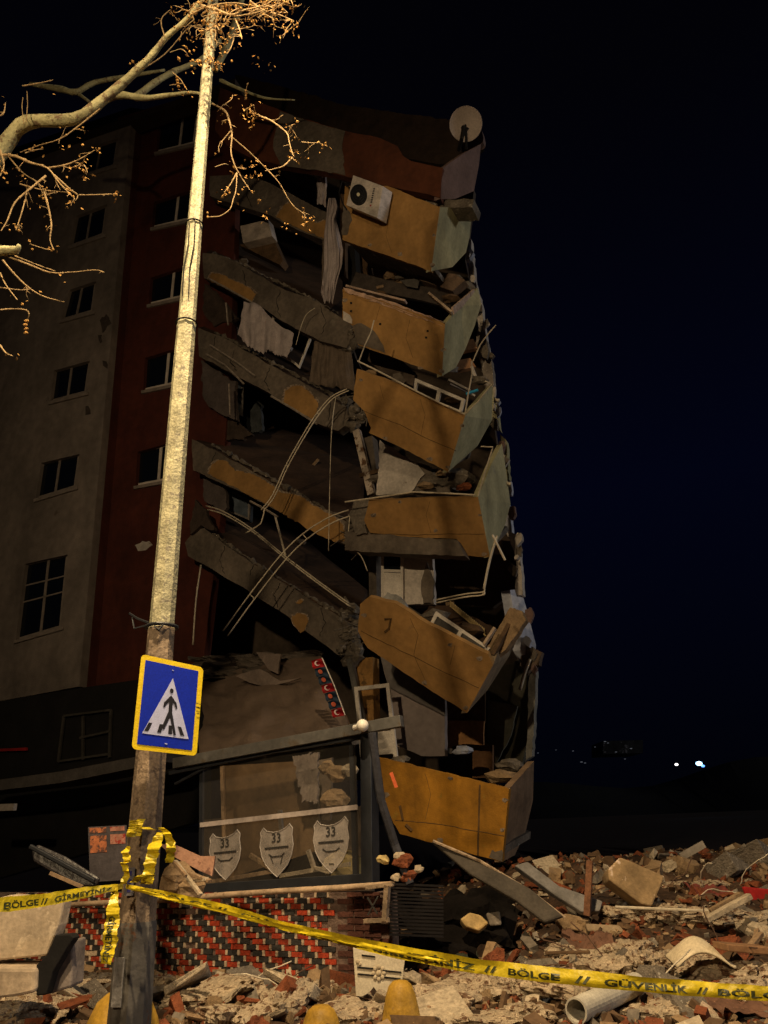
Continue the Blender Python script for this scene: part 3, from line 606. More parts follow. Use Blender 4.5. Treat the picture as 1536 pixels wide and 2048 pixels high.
# air conditioner on balcony 1
def accond():
    P, nn = P1 + n1*.42, n1
    h = lambda x, y, l=0: hit(x, y, P+nn*l, nn)
    f = [h(706,350), h(766,372), h(754,436), h(692,410)]
    a = empty('air_conditioner', f[3].copy(), 'white outdoor air conditioner unit bolted to the topmost balcony front', 'air conditioner')
    bm_ = MB().prism(f, -nn*.32 + U*.10); build(bm_, 'casing', mat('white_casing', (.52, .46, .42), rough=.5, scale=3, bump=.1), a, bevel=.012)
    c = h(717.5,390); ex = (f[1]-f[0]).normalized(); ey = (f[0]-f[3]).normalized(); r = .255
    k = MB(); k.prism([c + nn*.012 + ex*r*math.cos(t*math.pi/14) + ey*r*math.sin(t*math.pi/14) for t in range(28)], -nn*.01)
    gr = build(k, 'fan_grille', mat('black_fan', (.012, .012, .014), rough=.5, bump=0), a)
    k = MB()
    for q in (.12, .18, .24): k.tube([c + nn*.02 + ex*q*math.cos(t*math.pi/12) + ey*q*math.sin(t*math.pi/12) for t in range(25)], .004, 4, False)
    for t in range(8): d = ex*math.cos(t*math.pi/4)+ey*math.sin(t*math.pi/4); k.bar(c+nn*.02+d*.05, c+nn*.02+d*.25, .006, .006)
    build(k, 'guard_wire', blackm, gr)
    k = MB().prism([c + nn*.028 + ex*.045*math.cos(t*math.pi/6) + ey*.045*math.sin(t*math.pi/6) for t in range(12)], -nn*.01); build(k, 'hub', mat('hub_white', (.6, .55, .4), bump=0), gr)
    k = MB()
    for i in range(7):
        p = h(748-i*.9, 378+i*4.4, .006); k.bar(p - ey*.012, p+ey*.02, .045, .004, nn)
    k.cur = 1; p = h(741, 411, .006); k.bar(p-ey*.018, p+ey*.018, .04, .004, nn)
    build(k, 'maker_mark', [blackm, mat('red_mark', (.35, .03, .02), bump=0)], a)
    k = MB(); k.tube([h(700,376,-.2), h(684,362,-.3), h(678,385,-.35), h(686,408,-.35), h(694,420,-.4)], .018, 6); build(k, 'pipe', black, a)
accond()
# satellite dish
dc = pt(931,249,-.2); dn = (CAM - dc).normalized(); dn = (dn + V((.1, 0, .15))).normalized()
D_ = empty('satellite_dish', pt(930,300,-.3), 'round pale satellite dish on the roof edge above the parapet corner', 'satellite dish')
ex = dn.orthogonal().normalized(); ey = dn.cross(ex); m = MB(); rad = .415; vs = []; fs = []
for i in range(9):
    r_ = rad*i/8
    for j in range(36): a = j*math.pi/18; vs.append(dc + (ex*math.cos(a)+ey*math.sin(a))*r_ + dn*(.09*(i/8)**2))
for i in range(8):
    for j in range(36): fs.append([i*36+j, i*36+(j+1) % 36, (i+1)*36+(j+1) % 36, (i+1)*36+j])
m.add(vs, fs); m.tube([dc + (ex*math.cos(j*math.pi/18)+ey*math.sin(j*math.pi/18))*rad + dn*.09 for j in range(37)], .010, 5, False)
build(m, 'reflector', mat('dish_white', (.46, .38, .34), rough=.6, var=.12, scale=3, bump=.05), D_, smooth=True)
m = MB(); m.tube([pt(918,300,.0), pt(924,275,.4), pt(927,258,.5)], .05, 7); m.tube([pt(924,275,.4), pt(936,256,.45)], .035, 6); m.ball(pt(927,256,.5), .06, (1, 1, 1.4))
m.tube([dc-dn*.02, pt(933,300,-.4)], .03, 6)
build(m, 'feed_arm', black, D_)
# boiler, cabinet, curtains, furniture debris
m = MB().prism(pts([(480,452),(536,438),(544,472),(486,486)], -.6), -NF*.3)
build(m, 'wall_unit', mat('warm_white_unit', (.46, .39, .34), rough=.5, bump=.1), label='white wall-hung box tilted in the top left opening', cat='appliance', bevel=.01)
slab([(478,490),(545,474),(566,520),(560,530),(500,500)], -.9, .3, 'cabinet', dwood, label='brown wooden cabinet fallen below the white wall-hung box', cat='cabinet')
def curtain(top, bot, off, name, label, m_, folds=6, amp=.06, cat='curtain', hem=0):
    """top, bot: px polylines of equal length"""
    A = pts(top, off); C = pts(bot, off); n_ = len(A)-1
    def ip(L, s): s *= n_; i = min(int(s), n_-1); return L[i].lerp(L[i+1], s-i)
    def fn(s, t):
        p = ip(A, s).lerp(ip(C, s), t); k = amp*(.35+.65*t)*2.2*noise.noise(V((s*folds*1.7 + .5*math.sin(t*2.2), t*.9, folds)))+amp*.25*noise.noise(V((s*folds*5, t*1.2, 2)))
        p = p + NF*k + U*k*.4
        if hem and t > .97: p += Z*hem*abs(math.sin(s*40))
        return p + NF*.05*noise.noise(V((s*5, t*4, 2)))
    return build(MB().grid(fn, 60, 24, -NF*.004), name, m_, label=label, cat=cat, smooth=True)
curtain([(634,345),(654,345)], [(634,408),(652,412)], .35, 'curtain', 'short pinkish curtain end hanging under the roof parapet', cloth, 2, .05)
RW = [(664,396,7),(666,415,12),(662,440,10),(664,470,16),(667,500,19),(666,530,18),(660,560,15),(656,585,14),(657,603,9)]
def rowf(s_, t_):
    q = t_*(len(RW)-1); i = min(int(q), len(RW)-2); f_ = q-i; cx, cy, hw = [RW[i][k]*(1-f_)+RW[i+1][k]*f_ for k in range(3)]
    cy += 12*noise.noise(V((s_*6, 0, 3)))*max(0, t_-.8)*5
    x = cx + hw*(2*s_-1); k = .16*noise.noise(V((s_*5 + .8*math.sin(t_*4), t_*2.2, 4))) + .05*noise.noise(V((s_*14, t_*3, 1))) - .10*(2*s_-1)**2
    return pt(x, cy, .5 + k)
build(MB().grid(rowf, 40, 50, -NF*.004), 'curtain', cloth, label='long pale twisted curtain hanging over the first beam end beside the balcony', cat='curtain', smooth=True)
curtain([(645,480),(660,480)], [(642,590),(652,598)], .3, 'curtain', 'narrow greyish curtain behind the long pale one', sheer, 2, .05)
curtain([(487,602),(520,610),(545,640),(588,668)], [(478,678),(512,706),(545,708),(574,718)], .25, 'curtain', 'white lace curtain blown out under the second slumped beam', cloth, 4, .10, hem=.08)
curtain([(628,682),(700,684)], [(618,768),(712,782)], -.2, 'curtain', 'brown sheer curtain bunched under the second beam end', sheer, 5, .08)
def plank(a, b, oa, ob, wd, th, label, m_=wood, cat='plank', name='plank', group='planks and boards lodged in the ruin'):
    mb = MB(); A, C = pt(*a, oa), pt(*b, ob); mb.bar(A, C, wd, th, NF)
    return build(mb, name, m_, label=label, cat=cat, group=group, bevel=.006)
plank((694,574),(812,604), 1.05, 1.0, .05, .14, 'long pink-edged board along the rim of the second balcony', mat('pink_board', (.46, .33, .26), scale=4, col2=(.25, .16, .11), thresh=.58))
plank((858,588),(904,626), 1.2, 1.0, .05, .17, 'short pale plank leaning in the corner of the second balcony', mat('pale_plank', (.48, .36, .26), scale=5))
plank((905,622),(948,585), .9, -.2, .05, .16, 'reddish plank along the side rim of the second balcony', mat('pink_board', (.46, .33, .26)))
plank((896,760),(940,782), .8, .5, .05, .10, 'narrow grey lath lying in the third balcony', mat('grey_lath', (.30, .26, .22)))
plank((900,768),(950,792), .6, .3, .04, .06, 'thin white lath beside the blue rod on the third balcony', whitem)
plank((932,788),(956,780), .9, .8, .05, .04, 'short bright blue rod on the third balcony', mat('cyan_plastic', (.05, .45, .8), rough=.4, bump=0), cat='rod', name='blue_rod', group='odd sticks on the balconies')
plank((900,700),(950,690), -.5, -.8, .3, .12, 'orange-brown board wedged behind the second balcony', mat('orange_board', (.36, .18, .08)))
plank((908,735),(945,728), -.3, -.6, .3, .12, 'orange-brown board lower behind the second balcony', mat('orange_board', (.36, .18, .08)))
plank((990,1256),(968,1290), 1.3, 1.35, .05, .10, 'pale yellow stick beside the window frame on the tilted balcony', mat('pale_plank', (.48, .36, .26)))
plank((1024,1240),(985,1312), .9, 1.2, .08, .12, 'brown splintered board on the side of the tilted balcony', dwood)
slab([(838,540),(910,548),(930,560),(905,582),(840,560),(834,552)], .2, .25, 'cardboard_box', mat('brown_carton', (.15, .10, .07), scale=5), label='crushed brown carton under the topmost balcony', cat='box')
slab([(712,544),(800,566),(896,580),(902,616),(840,600),(700,572)], .0, .1, 'collapsed_panel', mat('dark_panel', (.06, .047, .04), scale=4), label='dark fallen panel covering the second balcony floor', cat='panel')
slab([(800,560),(840,556),(835,576),(812,572)], .12, .03, 'fallen_sheet', mat('dark_sheet', (.10, .09, .08)), label='small dull sheet lying on the dark fallen panel', cat='sheet')
slab([(740,700),(790,708),(830,745),(826,772),(760,742),(735,720)], .3, .15, 'collapsed_panel', mat('umber_panel', (.09, .065, .05), scale=3), label='brown fallen panel on the third balcony left end', cat='panel')
slab([(786,748),(800,745),(812,762),(800,772),(784,762)], .9, .06, 'render_shard', plas, label='small grey render shard on the third balcony rim', cat='shard', ragamp=1.5)
# loose lumps lying on balcony floors
prot = []
for k, mm in enumerate((tanrub, whiterub, brickrub, conc)):
    pass
for i, (x, y, of, r_, mm, lab) in enumerate([(742,748,.4,.12,tanrub,'left end of the third balcony'), (872,962,.3,.22,conc,'level balcony near the white wall'), (905,960,.2,.3,conc,'middle of the level balcony'), (886,945,.6,.10,tanrub,'tip of the third balcony'),
        (930,975,.5,.13,brickrub,'corner of the level balcony'), (850,972,.6,.12,tanrub,'level balcony rim'), (905,800,.2,.15,dwood,'third balcony behind the window frame'), (960,760,-.3,.14,conc,'third balcony far side'),
        (902,598,.5,.15,dwood,'second balcony corner'), (928,575,-.2,.18,conc,'second balcony far side'), (762,590,.5,.13,dwood,'second balcony rim'), (870,1232,.6,.2,conc,'tilted balcony by the flap'), (930,1262,.4,.25,dwood,'tilted balcony behind the window frame'),
        (800,1520,.9,.12,conc,'lowest balcony left end'), (925,1500,-.3,.14,bluep,'lowest balcony middle'), (1000,1552,.3,.2,tanrub,'lowest balcony corner'), (1020,1530,-.3,.2,conc,'lowest balcony far side')]):
    build(MB().ball(pt(x, y, of), r_, (1.4, 1, .6), 7, 5, .3), 'rubble_lump', mm, label='broken lump on the ' + lab, cat='rubble', group='lumps lying on the balconies')
m = MB()
for i in range(22):
    a = pt(902+i*3.2, 1214+i*2.6, .3); m.tube([a, a+Z*.12+NF*.02], .012, 5)
m.tube([pt(900,1212,.3), pt(972,1272,.3)], .015, 5)
build(m, 'bead_mat', mat('beads', (.45, .33, .15)), label='row of small beads behind the window frame on the tilted balcony', cat='mat')

# ---- string of small flags
Fl = empty('flag_string', pt(632,1318,3.5), 'slanting string of red and navy pennants with white crescents beside the brown column', 'flags')
m = MB().tube([pt(644,1316,3.5), pt(668,1370,3.6), pt(690,1430,3.7)], .008, 5); build(m, 'cord', whitem, Fl)
redf = mat('red_flag', (.26, .004, .008), rough=.7, bump=.1); navy = mat('navy_flag', (.012, .028, .055), rough=.7, bump=.1)
fw_ = [(redf, 0), (navy, 1), (navy, 1), (redf, 2), (navy, 3), (navy, 3), (redf, 2)]
for i, (mm, kind) in enumerate(fw_):
    x0 = 644 + i*6.6; y0 = 1317 + i*16.3
    a, b, c, d = pt(x0, y0, 3.52+.03*i), pt(x0+6.2, y0+15.5, 3.52+.03*i), pt(x0-16, y0+21, 3.5+.03*i), pt(x0-23, y0+5, 3.5+.03*i)
    fl = build(MB().grid(lambda s, t: (a*(1-s)+b*s)*(1-t)+(d*(1-s)+c*s)*t + NF*.02*math.sin(s*5+t*4), 6, 6, -NF*.003), 'pennant', mm, Fl)
    ce = (a+b+c+d)/4 + NF*.03; e1 = (a-d).normalized(); e2 = (b-a).normalized()
    if kind in (0, 2):
        k = MB(); k.prism([ce + (e1*math.cos(t)+e2*math.sin(t))*.045 for t in [(.6+.31*j) for j in range(17)]] + [ce + e1*.016 + (e1*math.cos(t)+e2*math.sin(t))*.034 for t in [(.6+.31*j) for j in range(16, -1, -1)]], -NF*.004)
        build(k, 'crescent', mat('flag_white', (.65, .5, .5), bump=0), fl)
    else:
        k = MB().prism([ce + (e1*math.cos(j*.52)+e2*math.sin(j*.52))*.04 for j in range(12)], -NF*.004); build(k, 'round_emblem', mat('flag_orange', (.50, .10, .05), bump=0), fl)

# ---- collapsed ceiling sheet left of the column
def crumple(q, off, amp, name, m_, label, cat, parent=None, nu=40, nv=30, fr=3.0, offs=None, th=.04, sag=0):
    P = [pt(x, y, (offs[i] if offs else off)) for i, (x, y) in enumerate(q)]
    def fn(s, t):
        p = (P[0]*(1-s)+P[1]*s)*(1-t)+(P[3]*(1-s)+P[2]*s)*t
        k = noise.noise(V((s*fr, t*fr*.8, 7)))*amp + noise.noise(V((s*fr*3, t*fr*2.5, 3)))*amp*.35
        e_ = noise.noise(V((s*9, t*9, 1)))*.05
        return p + NF*k + Z*(e_ - sag*4*s*(1-s)*(1-t)) + U*e_
    return build(MB().grid(fn, nu, nv, -NF*th), name, m_, parent, label=label, cat=cat)
tarp = mat('brown_plaster_sheet', (.125, .088, .066), var=.2, scale=.8, bump=.3, bscale=5, fine=.08)
crumple([(398,1352),(640,1312),(700,1470),(398,1506)], 0, .28, 'fallen_ceiling', tarp, 'large crumpled brown plaster ceiling fallen above the shop front', 'ceiling slab', offs=[1.4, 1.2, 3.4, 3.8], fr=3.2, sag=.0)
crumple([(378,1312),(640,1302),(648,1345),(384,1360)], 0, .3, 'fallen_ceiling', mat('dark_torn_sheet', (.10, .08, .065), scale=2), 'dark torn upper edge of a fallen floor above the plaster ceiling', 'floor slab', offs=[.9, .9, 1.5, 1.6], fr=7)
slab([(512,1304),(562,1308),(556,1348),(538,1340)], 1.7, .04, 'torn_flap', mat('lit_flap', (.17, .13, .11), scale=3), label='pale torn corner flap sticking up above the plaster ceiling', cat='flap', ragamp=1.5)
slab([(470,1352),(520,1338),(560,1362),(600,1356),(540,1374),(500,1366)], 2.1, .05, 'torn_flap', mat('lit_flap', (.17, .13, .11)), label='long pale torn flap lying along the top of the plaster ceiling', cat='flap', ragamp=2)
slab([(632,1420),(690,1430),(700,1455),(640,1470)], 2.4, .06, 'fallen_board', dwood, label='dark brown board below the pennant string', cat='board', ragamp=1)

# ================================================================== SHOP FRONT
SF = empty('shop_front', pt(400,1790,SHOP), 'black steel shop front with one glass pane bearing three frosted shields', 'shop front')
def bars(l, name, m_, parent, bev=0):
    mb = MB()
    for a, b, o_, w_, h_ in l: mb.bar(pt(*a, o_), pt(*b, o_), w_, h_, NF)
    return build(mb, name, m_, parent, bevel=bev)
bars([((738,1462),(741,1775), SHOP, .14, .20)], 'post', blackm, SF, .006)
bars([((404,1528),(402,1795), SHOP-.02, .05, .04)], 'side_bar', blackm, SF)
bars([((386,1778),(745,1756), SHOP-.01, .10, .12)], 'lower_rail', blackm, SF, .004)
bars([((704,1490),(712,1755), SHOP-.03, .06, .05)], 'side_bar', blackm, SF)
bars([((350,1527),(804,1442), SHOP+.10, .13, .105)], 'beam', greym, SF, .006)
bars([((340,1546),(560,1500), SHOP+.06, .05, .05), ((350,1568),(440,1520), SHOP+.04, .03, .03), ((560,1500),(720,1474), SHOP+.06, .06, .05)], 'under_beam', blackm, SF)
# glass
gm = bpy.data.materials.new('shop_glass'); gm.use_nodes = True; gn = gm.node_tree.nodes; gl = gm.node_tree.links
gb = gn['Principled BSDF']; gb.inputs['Base Color'].default_value = (.10, .09, .08, 1); gb.inputs['Roughness'].default_value = .06; gb.inputs['Alpha'].default_value = .16
gq = [(404,1535),(712,1482),(718,1755),(402,1775)]
GP = [pt(x, y, SHOP) for x, y in gq]
glass = build(MB().prism(GP, -NF*.008), 'glass_pane', gm, SF)
bars([((400,1650),(715,1614), SHOP+.012, .056, .005)], 'white_strip', mat('strip_white', (.40, .34, .32), bump=0), glass)
frost = mat('frosted_film', (.38, .34, .32), rough=.7, var=.3, scale=5, bump=.05, alpha=.5)
ink = mat('dark_ink', (.035, .032, .03), bump=0)
def text_geo(s, bold=0.0):
    c = bpy.data.curves.new('t', 'FONT'); c.body = s; c.resolution_u = 3; c.offset = bold
    o = bpy.data.objects.new('t', c); scn.collection.objects.link(o); bpy.context.view_layer.update()
    me = bpy.data.meshes.new_from_object(o.evaluated_get(bpy.context.evaluated_depsgraph_get()))
    vs = [(v.co.x, v.co.y) for v in me.vertices]; fs = [list(p.vertices) for p in me.polygons]
    bpy.data.objects.remove(o); bpy.data.curves.remove(c); bpy.data.meshes.remove(me); return vs, fs
t33 = text_geo('33', .02)
SH = [(-.5,.40),(-.40,.50),(-.30,.42),(-.1,.385),(.1,.40),(.28,.46),(.40,.54),(.5,.44),(.48,.30),(.52,.1),(.47,-.12),(.34,-.32),(.16,-.46),(.02,-.56),(-.16,-.44),(-.34,-.28),(-.46,-.10),(-.52,.12),(-.48,.30)]
for i, (cx, cy, w_, h_, sl) in enumerate([(450,1710,62,92,-.10), (553,1701,66,98,-.10), (662,1690,70,104,-.09)]):
    def sp(u_, v_, l=.02): return pt(cx+u_*w_, cy-v_*h_+u_*w_*sl, SHOP+l)
    sh = build(MB().prism([sp(*q) for q in SH], -NF*.004), 'shield_decal', frost, glass)
    k = MB()
    rim = [sp(u_*.97, v_*.97, .024) for u_, v_ in SH]; k.tube(rim+[rim[0]], .006, 4, False)
    build(k, 'shield_outline', mat('film_edge', (.42, .38, .36), bump=0), glass)
    k = MB()
    k.add([sp(-.16+x*.30, .17+y*.26, .026) for x, y in t33[0]], t33[1])
    k.bar(sp(-.36, .06, .026), sp(.36, .06, .026), .022, .002, NF)
    for a, b in (((-.24,-.06),(-.14,-.12)), ((-.14,-.12),(.14,-.12)), ((.14,-.12),(.24,-.06))): k.bar(sp(*a, .026), sp(*b, .026), .014, .002, NF)
    if i == 1:
        for a, b in (((-.2,-.08),(-.10,-.26)), ((.2,-.08),(.12,-.28))): k.bar(sp(*a, .026), sp(*b, .026), .010, .002, NF)
    if i == 2: k.bar(sp(-.06,-.36,.026), sp(.08,-.37,.026), .012, .002, NF)
    build(k, 'shield_lettering', ink, glass)
# globe lamp on the beam end
gl_ = empty('globe_lamp', pt(722,1456,SHOP+.2), 'small white globe lamp fixed on the shop front post top', 'lamp')
wg = mat('white_globe', (.85, .80, .72), rough=.35, bump=.0, var=.05)
build(MB().ball(pt(725,1451,SHOP+.26), .072, seg=16, rings=10), 'globe', wg, gl_, smooth=True)
build(MB().tube([pt(718,1453,SHOP+.26), pt(709,1456,SHOP+.24)], [.03, .036], 10), 'base', wg, gl_)
# boards and debris behind the glass
slab([(440,1532),(632,1520),(640,1700),(445,1760)], 4.6, .04, 'plywood_sheet', mat('plywood', (.13, .08, .04), scale=1.5, bump=.1), label='tall brown plywood sheet standing behind the shop glass', cat='board')
slab([(440,1534),(446,1532),(452,1760),(447,1762)], 4.66, .04, 'timber_batten', wood, label='thin light batten along the left edge of the plywood', cat='batten', ragamp=.6)
crumple([(585,1512),(636,1506),(634,1606),(606,1600)], 4.85, .04, 'hanging_sheet', mat('grey_cloth', (.22, .18, .16), scale=3), 'pale brown cloth hanging before the plywood behind the glass', 'cloth', fr=1.0)
slab([(636,1520),(664,1515),(660,1640),(640,1640)], 4.5, .05, 'plasterboard', mat('tan_dull_board', (.17, .13, .10)), label='narrow dull board standing right of the plywood', cat='board', ragamp=2)
slab([(400,1640),(740,1610),(745,1800),(400,1830)], 3.6, .08, 'room_divider', dark, label='dark low wall deep behind the shop glass', cat='wall')
for i, (x, y, r_, mm, d) in enumerate([(672,1548,.12,tanrub,'rounded tan lump high behind the glass right side'), (655,1535,.10,tanrub,'smaller tan lump beside the rounded one behind the glass'), (700,1540,.09,whiterub,'pale lump at the upper right corner of the glass'), (668,1600,.16,tanrub,'wide tan lump above the right shield'),
      (690,1735,.24,mat('golden_sack', (.50, .38, .16), scale=4),'golden crumpled sack behind the right shield')]):
    build(MB().ball(pt(x, y, 4.9), r_, (1.2, .8, .9), 9, 6, .2), 'plaster_lump', mm, label=d, cat='lump')
for i, (a, b, w_, mm, d) in enumerate([((400,1768),(550,1742),.05,wood,'long splintered batten along the inner sill'), ((560,1752),(700,1728),.05,whiterub,'broken white edging along the inner sill right half'), ((500,1710),(560,1748),.06,tanrub,'short tan strip between the middle and left shield'),
      ((616,1700),(628,1735),.05,whiterub,'small curved white piece between the middle and right shield'), ((628,1735),(660,1745),.04,whiterub,'flat white piece beside the small curved one'), ((560,1620),(565,1690),.05,mat('pale_strip', (.3, .25, .2)),'upright pale strip behind the middle shield')]):
    build(MB().bar(pt(*a, 5.2), pt(*b, 5.15), w_, .05, NF), 'broken_batten', mm, label=d, cat='debris', bevel=.005)

# ================================================================== BRICK WALL
BW = empty('brick_wall', pt(400,1960,SHOP+.05), 'low wall of red and black bricks with cream joints stepping diagonally under the shop front', 'wall')
uo = lambda p: (p-Q0).dot(U)
uL, uR = uo(pt(20,1900,SHOP+.05)), uo(pt(672,1900,SHOP+.05)); zT = pt(560,1785,SHOP).z; zB = -.12
face = MB(); face.cur = 0
wp = lambda u_, z_, o_: Q0 + U*u_ + NF*o_ + Z*(z_-Q0.z)
core = MB(); ucx = uo(pt(782,1800,SHOP))
core.prism([wp(uL-1.5, zB-.2, SHOP+.05), wp(ucx, zB-.2, SHOP+.05), wp(ucx, zT, SHOP+.05), wp(uL-1.5, zT, SHOP+.05)], -NF*.22)
build(core, 'wall_core', mortar, BW)
rh = .060; row = 0; z_ = zB; per = .345; nrow = 40
while z_ < zT - .04:
    u_ = uL - per*2 + ((nrow-row) * .088) % per
    while u_ < uR:
        for (du, ln, mi) in ((0, .135, 0), (.139, .032, 2), (.176, .125, 1), (.305, .032, 2)):
            a0, a1 = u_+du, u_+du+ln
            if a1 > uR + rnd.uniform(-.04, .05) or a0 < uL-.1: continue
            if rnd.random() < .015: continue
            face.cur = mi if rnd.random() > .04 else rnd.choice((0, 1, 2)); pr = .05+.010+rnd.uniform(0, .010)
            z0 = z_+.005+rnd.uniform(0, .002); hh = rh-.010 if mi != 2 else rh-.004
            if mi == 2 and rnd.random() < .15: continue
            face.box(wp((a0+a1)/2, z0+hh/2, SHOP+pr-.012), U*(a1-a0)/2, NF*.014, Z*hh/2)
    
        u_ += per
    z_ += rh; row += 1
build(face, 'brick_facing', [brickr, brickk, brickc], BW)
dk = MB(); z_ = zB
row = 0
while z_ < zT-.03:
    u_ = uR+.03+(.12 if row % 2 else 0)
    while u_ < ucx-.2: dk.box(wp(u_+.1, z_+.03, SHOP+.052), U*.098, NF*.012, Z*.026); u_ += .21
    z_ += .064; row += 1
build(dk, 'plain_brick_end', mat('dark_brick', (.09, .035, .025), scale=8, bump=.4), BW)
ld = MB(); q = [pt(*p, SHOP+.16) for p in ((95,1812),(200,1806),(330,1800),(450,1790),(560,1782),(680,1776),(790,1768))]
ld.tube(q, [.028, .032, .03, .034, .03, .034, .03], 8); build(ld, 'sill', mat('tan_sill', (.46, .33, .22), scale=5, col2=(.24, .15, .1), thresh=.6), BW, smooth=True)
# bracket / cut-off frame at the wall end
tr = empty('metal_trestle', pt(770,1850,SHOP+.3), 'small rusted metal trestle with crossed braces at the brick wall end', 'trestle')
bars([((775,1770),(770,1842), SHOP+.3, .05, .07)], 'leg', mat('tan_rusty', (.34, .25, .17), scale=8, col2=(.15, .1, .06), thresh=.55), tr)
bars([((728,1842),(778,1840), SHOP+.3, .04, .04), ((732,1775),(786,1768), SHOP+.3, .04, .04)], 'rail', mat('tan_rusty', (.34, .25, .17)), tr)
bars([((735,1795),(755,1828), SHOP+.3, .015, .015), ((756,1793),(736,1830), SHOP+.3, .015, .015)], 'brace', greym, tr)

# ================================================================== STREET POLE, SIGN, LAMP
PY = 5.8
pa, pb = at(270,1900,PY), at(418,100,PY); pd = (pb-pa)
def pole(z): return pa + pd*((z-pa.z)/pd.z)
SP = empty('street_lamp', pole(0.0), 'tall octagonal galvanised street lamp pole rising through the bare branches', 'street lamp')
m = MB()
secs = [(-.2, .150), (.9, .132), (1.7, .120), (3.05, .108), (3.06, .101), (5.85, .090), (5.86, .084), (7.0, .078), (7.01, .073), (10.5, .056), (11.6, .05)]
rot8 = R(9)
vs = []; 
for z, r_ in secs:
    c = pole(z)
    for j in range(8): a = rot8 + j*math.pi/4; vs.append(c + V((math.cos(a), math.sin(a), 0))*r_*.93)
fs = [[i*8+j, i*8+(j+1) % 8, (i+1)*8+(j+1) % 8, (i+1)*8+j] for i in range(len(secs)-1) for j in range(8)]
m.add(vs, fs); m.m = [1 if (f[0]//8) <= 2 else 0 for f in m.f]; build(m, 'pole', [galv, mat('shaded_worn_pole', (.27, .20, .14), rough=.75, var=.4, scale=6, bump=.4, bscale=30, col2=(.14, .10, .075), thresh=.56, fine=.3)], SP)  # lower pole: lamp falloff put into the darker colour, with rust and dirt
m = MB(); vs = []
for z, r_ in ((-.2, .160), (1.02, .140), (1.05, .134)):
    c = pole(z)
    for j in range(8): a = rot8 + j*math.pi/4; vs.append(c + V((math.cos(a), math.sin(a), 0))*r_*.93)
m.add(vs, [[i*8+j, i*8+(j+1) % 8, (i+1)*8+(j+1) % 8, (i+1)*8+j] for i in range(2) for j in range(8)]); build(m, 'pole_sleeve', mat('grey_sleeve', (.12, .11, .10), rough=.7, var=.3, scale=3, bump=.3, col2=(.16, .08, .045), thresh=.6), SP)
m = MB()
for z, r_ in ((pole(0).z+3.18, .112),):
    c = pole(3.06); 
    m.tube([c + V((math.cos(a), math.sin(a), .02*math.sin(3*a)))*.118 for a in [j*math.pi/10 for j in range(21)]], .014, 6, False)
    m.tube([c+V((-.08, -.08, .02)), c+V((-.16, -.1, .05)), c+V((-.22, -.12, .09))], .010, 5); m.tube([c+V((-.08, -.09, .0)), c+V((-.17, -.12, -.03)), c+V((-.2, -.1, .06))], .008, 5)
    m.tube([c+V((.05, -.11, 0)), c+V((.02, -.13, -.05)), c+V((-.02, -.12, -.02))], .008, 5)
build(m, 'wire_clamp', blackm, SP)
for zz in (5.86, 7.0):
    c = pole(zz); m = MB().tube([c + V((math.cos(a), math.sin(a), .012*math.sin(a)))*(.094 if zz < 6 else .082) for a in [j*math.pi/8 for j in range(17)]], .008, 5, False); build(m, 'joint_band', black, SP)
m = MB()
for dx in (-.03, .025):
    c = pole(6.95); m.tube([c + V((dx-.0, -.075, 0)), pole(6.7)+V((dx+.012, -.085, 0)), pole(6.4)+V((dx-.012, -.086, 0)), pole(6.1)+V((dx, -.088, 0))], .006, 5)
build(m, 'loose_cable', black, SP)
# inspection hatch and number plate
m = MB(); c = pole(.72); m.box(c+V((-.05, -.142, 0)), V((.035, -.006, 0)), V((0, .004, 0)), V((.0, 0, .14))); build(m, 'service_hatch', mat('grey_hatch', (.22, .21, .21), rough=.5, scale=6), SP, bevel=.004)
m = MB(); c = pole(1.30); m.box(c+V((-.035, -.128, 0)), V((.030, .0, 0)), V((0, .003, 0)), V((.0, 0, .085))); hp_ = build(m, 'number_plate', mat('dull_plate', (.16, .15, .17), scale=6), SP)
m = MB(); 
for i, zz in enumerate((.05, .0, -.05)): m.box(c+V((-.035, -.132, zz)), V((.012, 0, 0)), V((0, .001, 0)), V((0, 0, .014)))
build(m, 'plate_mark', mat('blue_mark', (.03, .03, .16), bump=0), hp_)
# lamp arm and head, above the picture
top = pole(11.5); head = V((-.9, 2.6, 12.3))
build(MB().tube([pole(11.4), top+V((0, 0, .4)), top.lerp(head, .5)+V((0, 0, .55)), head+V((0, .35, .12))], [.05, .045, .038, .032], 8), 'arm', galv, SP, smooth=True)
lh = build(MB().ball(head+V((0, 0, .1)), .30, (.55, 1.3, .30), 14, 8), 'lamp_head', greym, SP, smooth=True)
build(MB().ball(head+V((0, -.05, .03)), .20, (.6, 1.2, .42), 12, 7), 'lamp_lens', mat('sodium_lens', (.9, .8, .5), emit=(1, .7, .3, 6), bump=0), lh, smooth=True)
sl = bpy.data.lights.new('street_lamp_light', 'SPOT'); sl.energy = 7800; sl.color = SODIUM; sl.spot_size = R(100); sl.spot_blend = 1.0; sl.shadow_soft_size = .10
ll = bpy.data.objects.new('street_lamp_light', sl); scn.collection.objects.link(ll)
ll.parent = SP; ll.location = head+V((0, -.05, -.14)) - SP.location; ll.rotation_euler = (V((.8, 5.0, 0)) - head).to_track_quat('-Z', 'Y').to_euler()
ll = point_light('street_lamp_light', V((0, 0, 0)), 420, r=.10)
ll.parent = SP; ll.location = head+V((0, -.05, -.14)) - SP.location
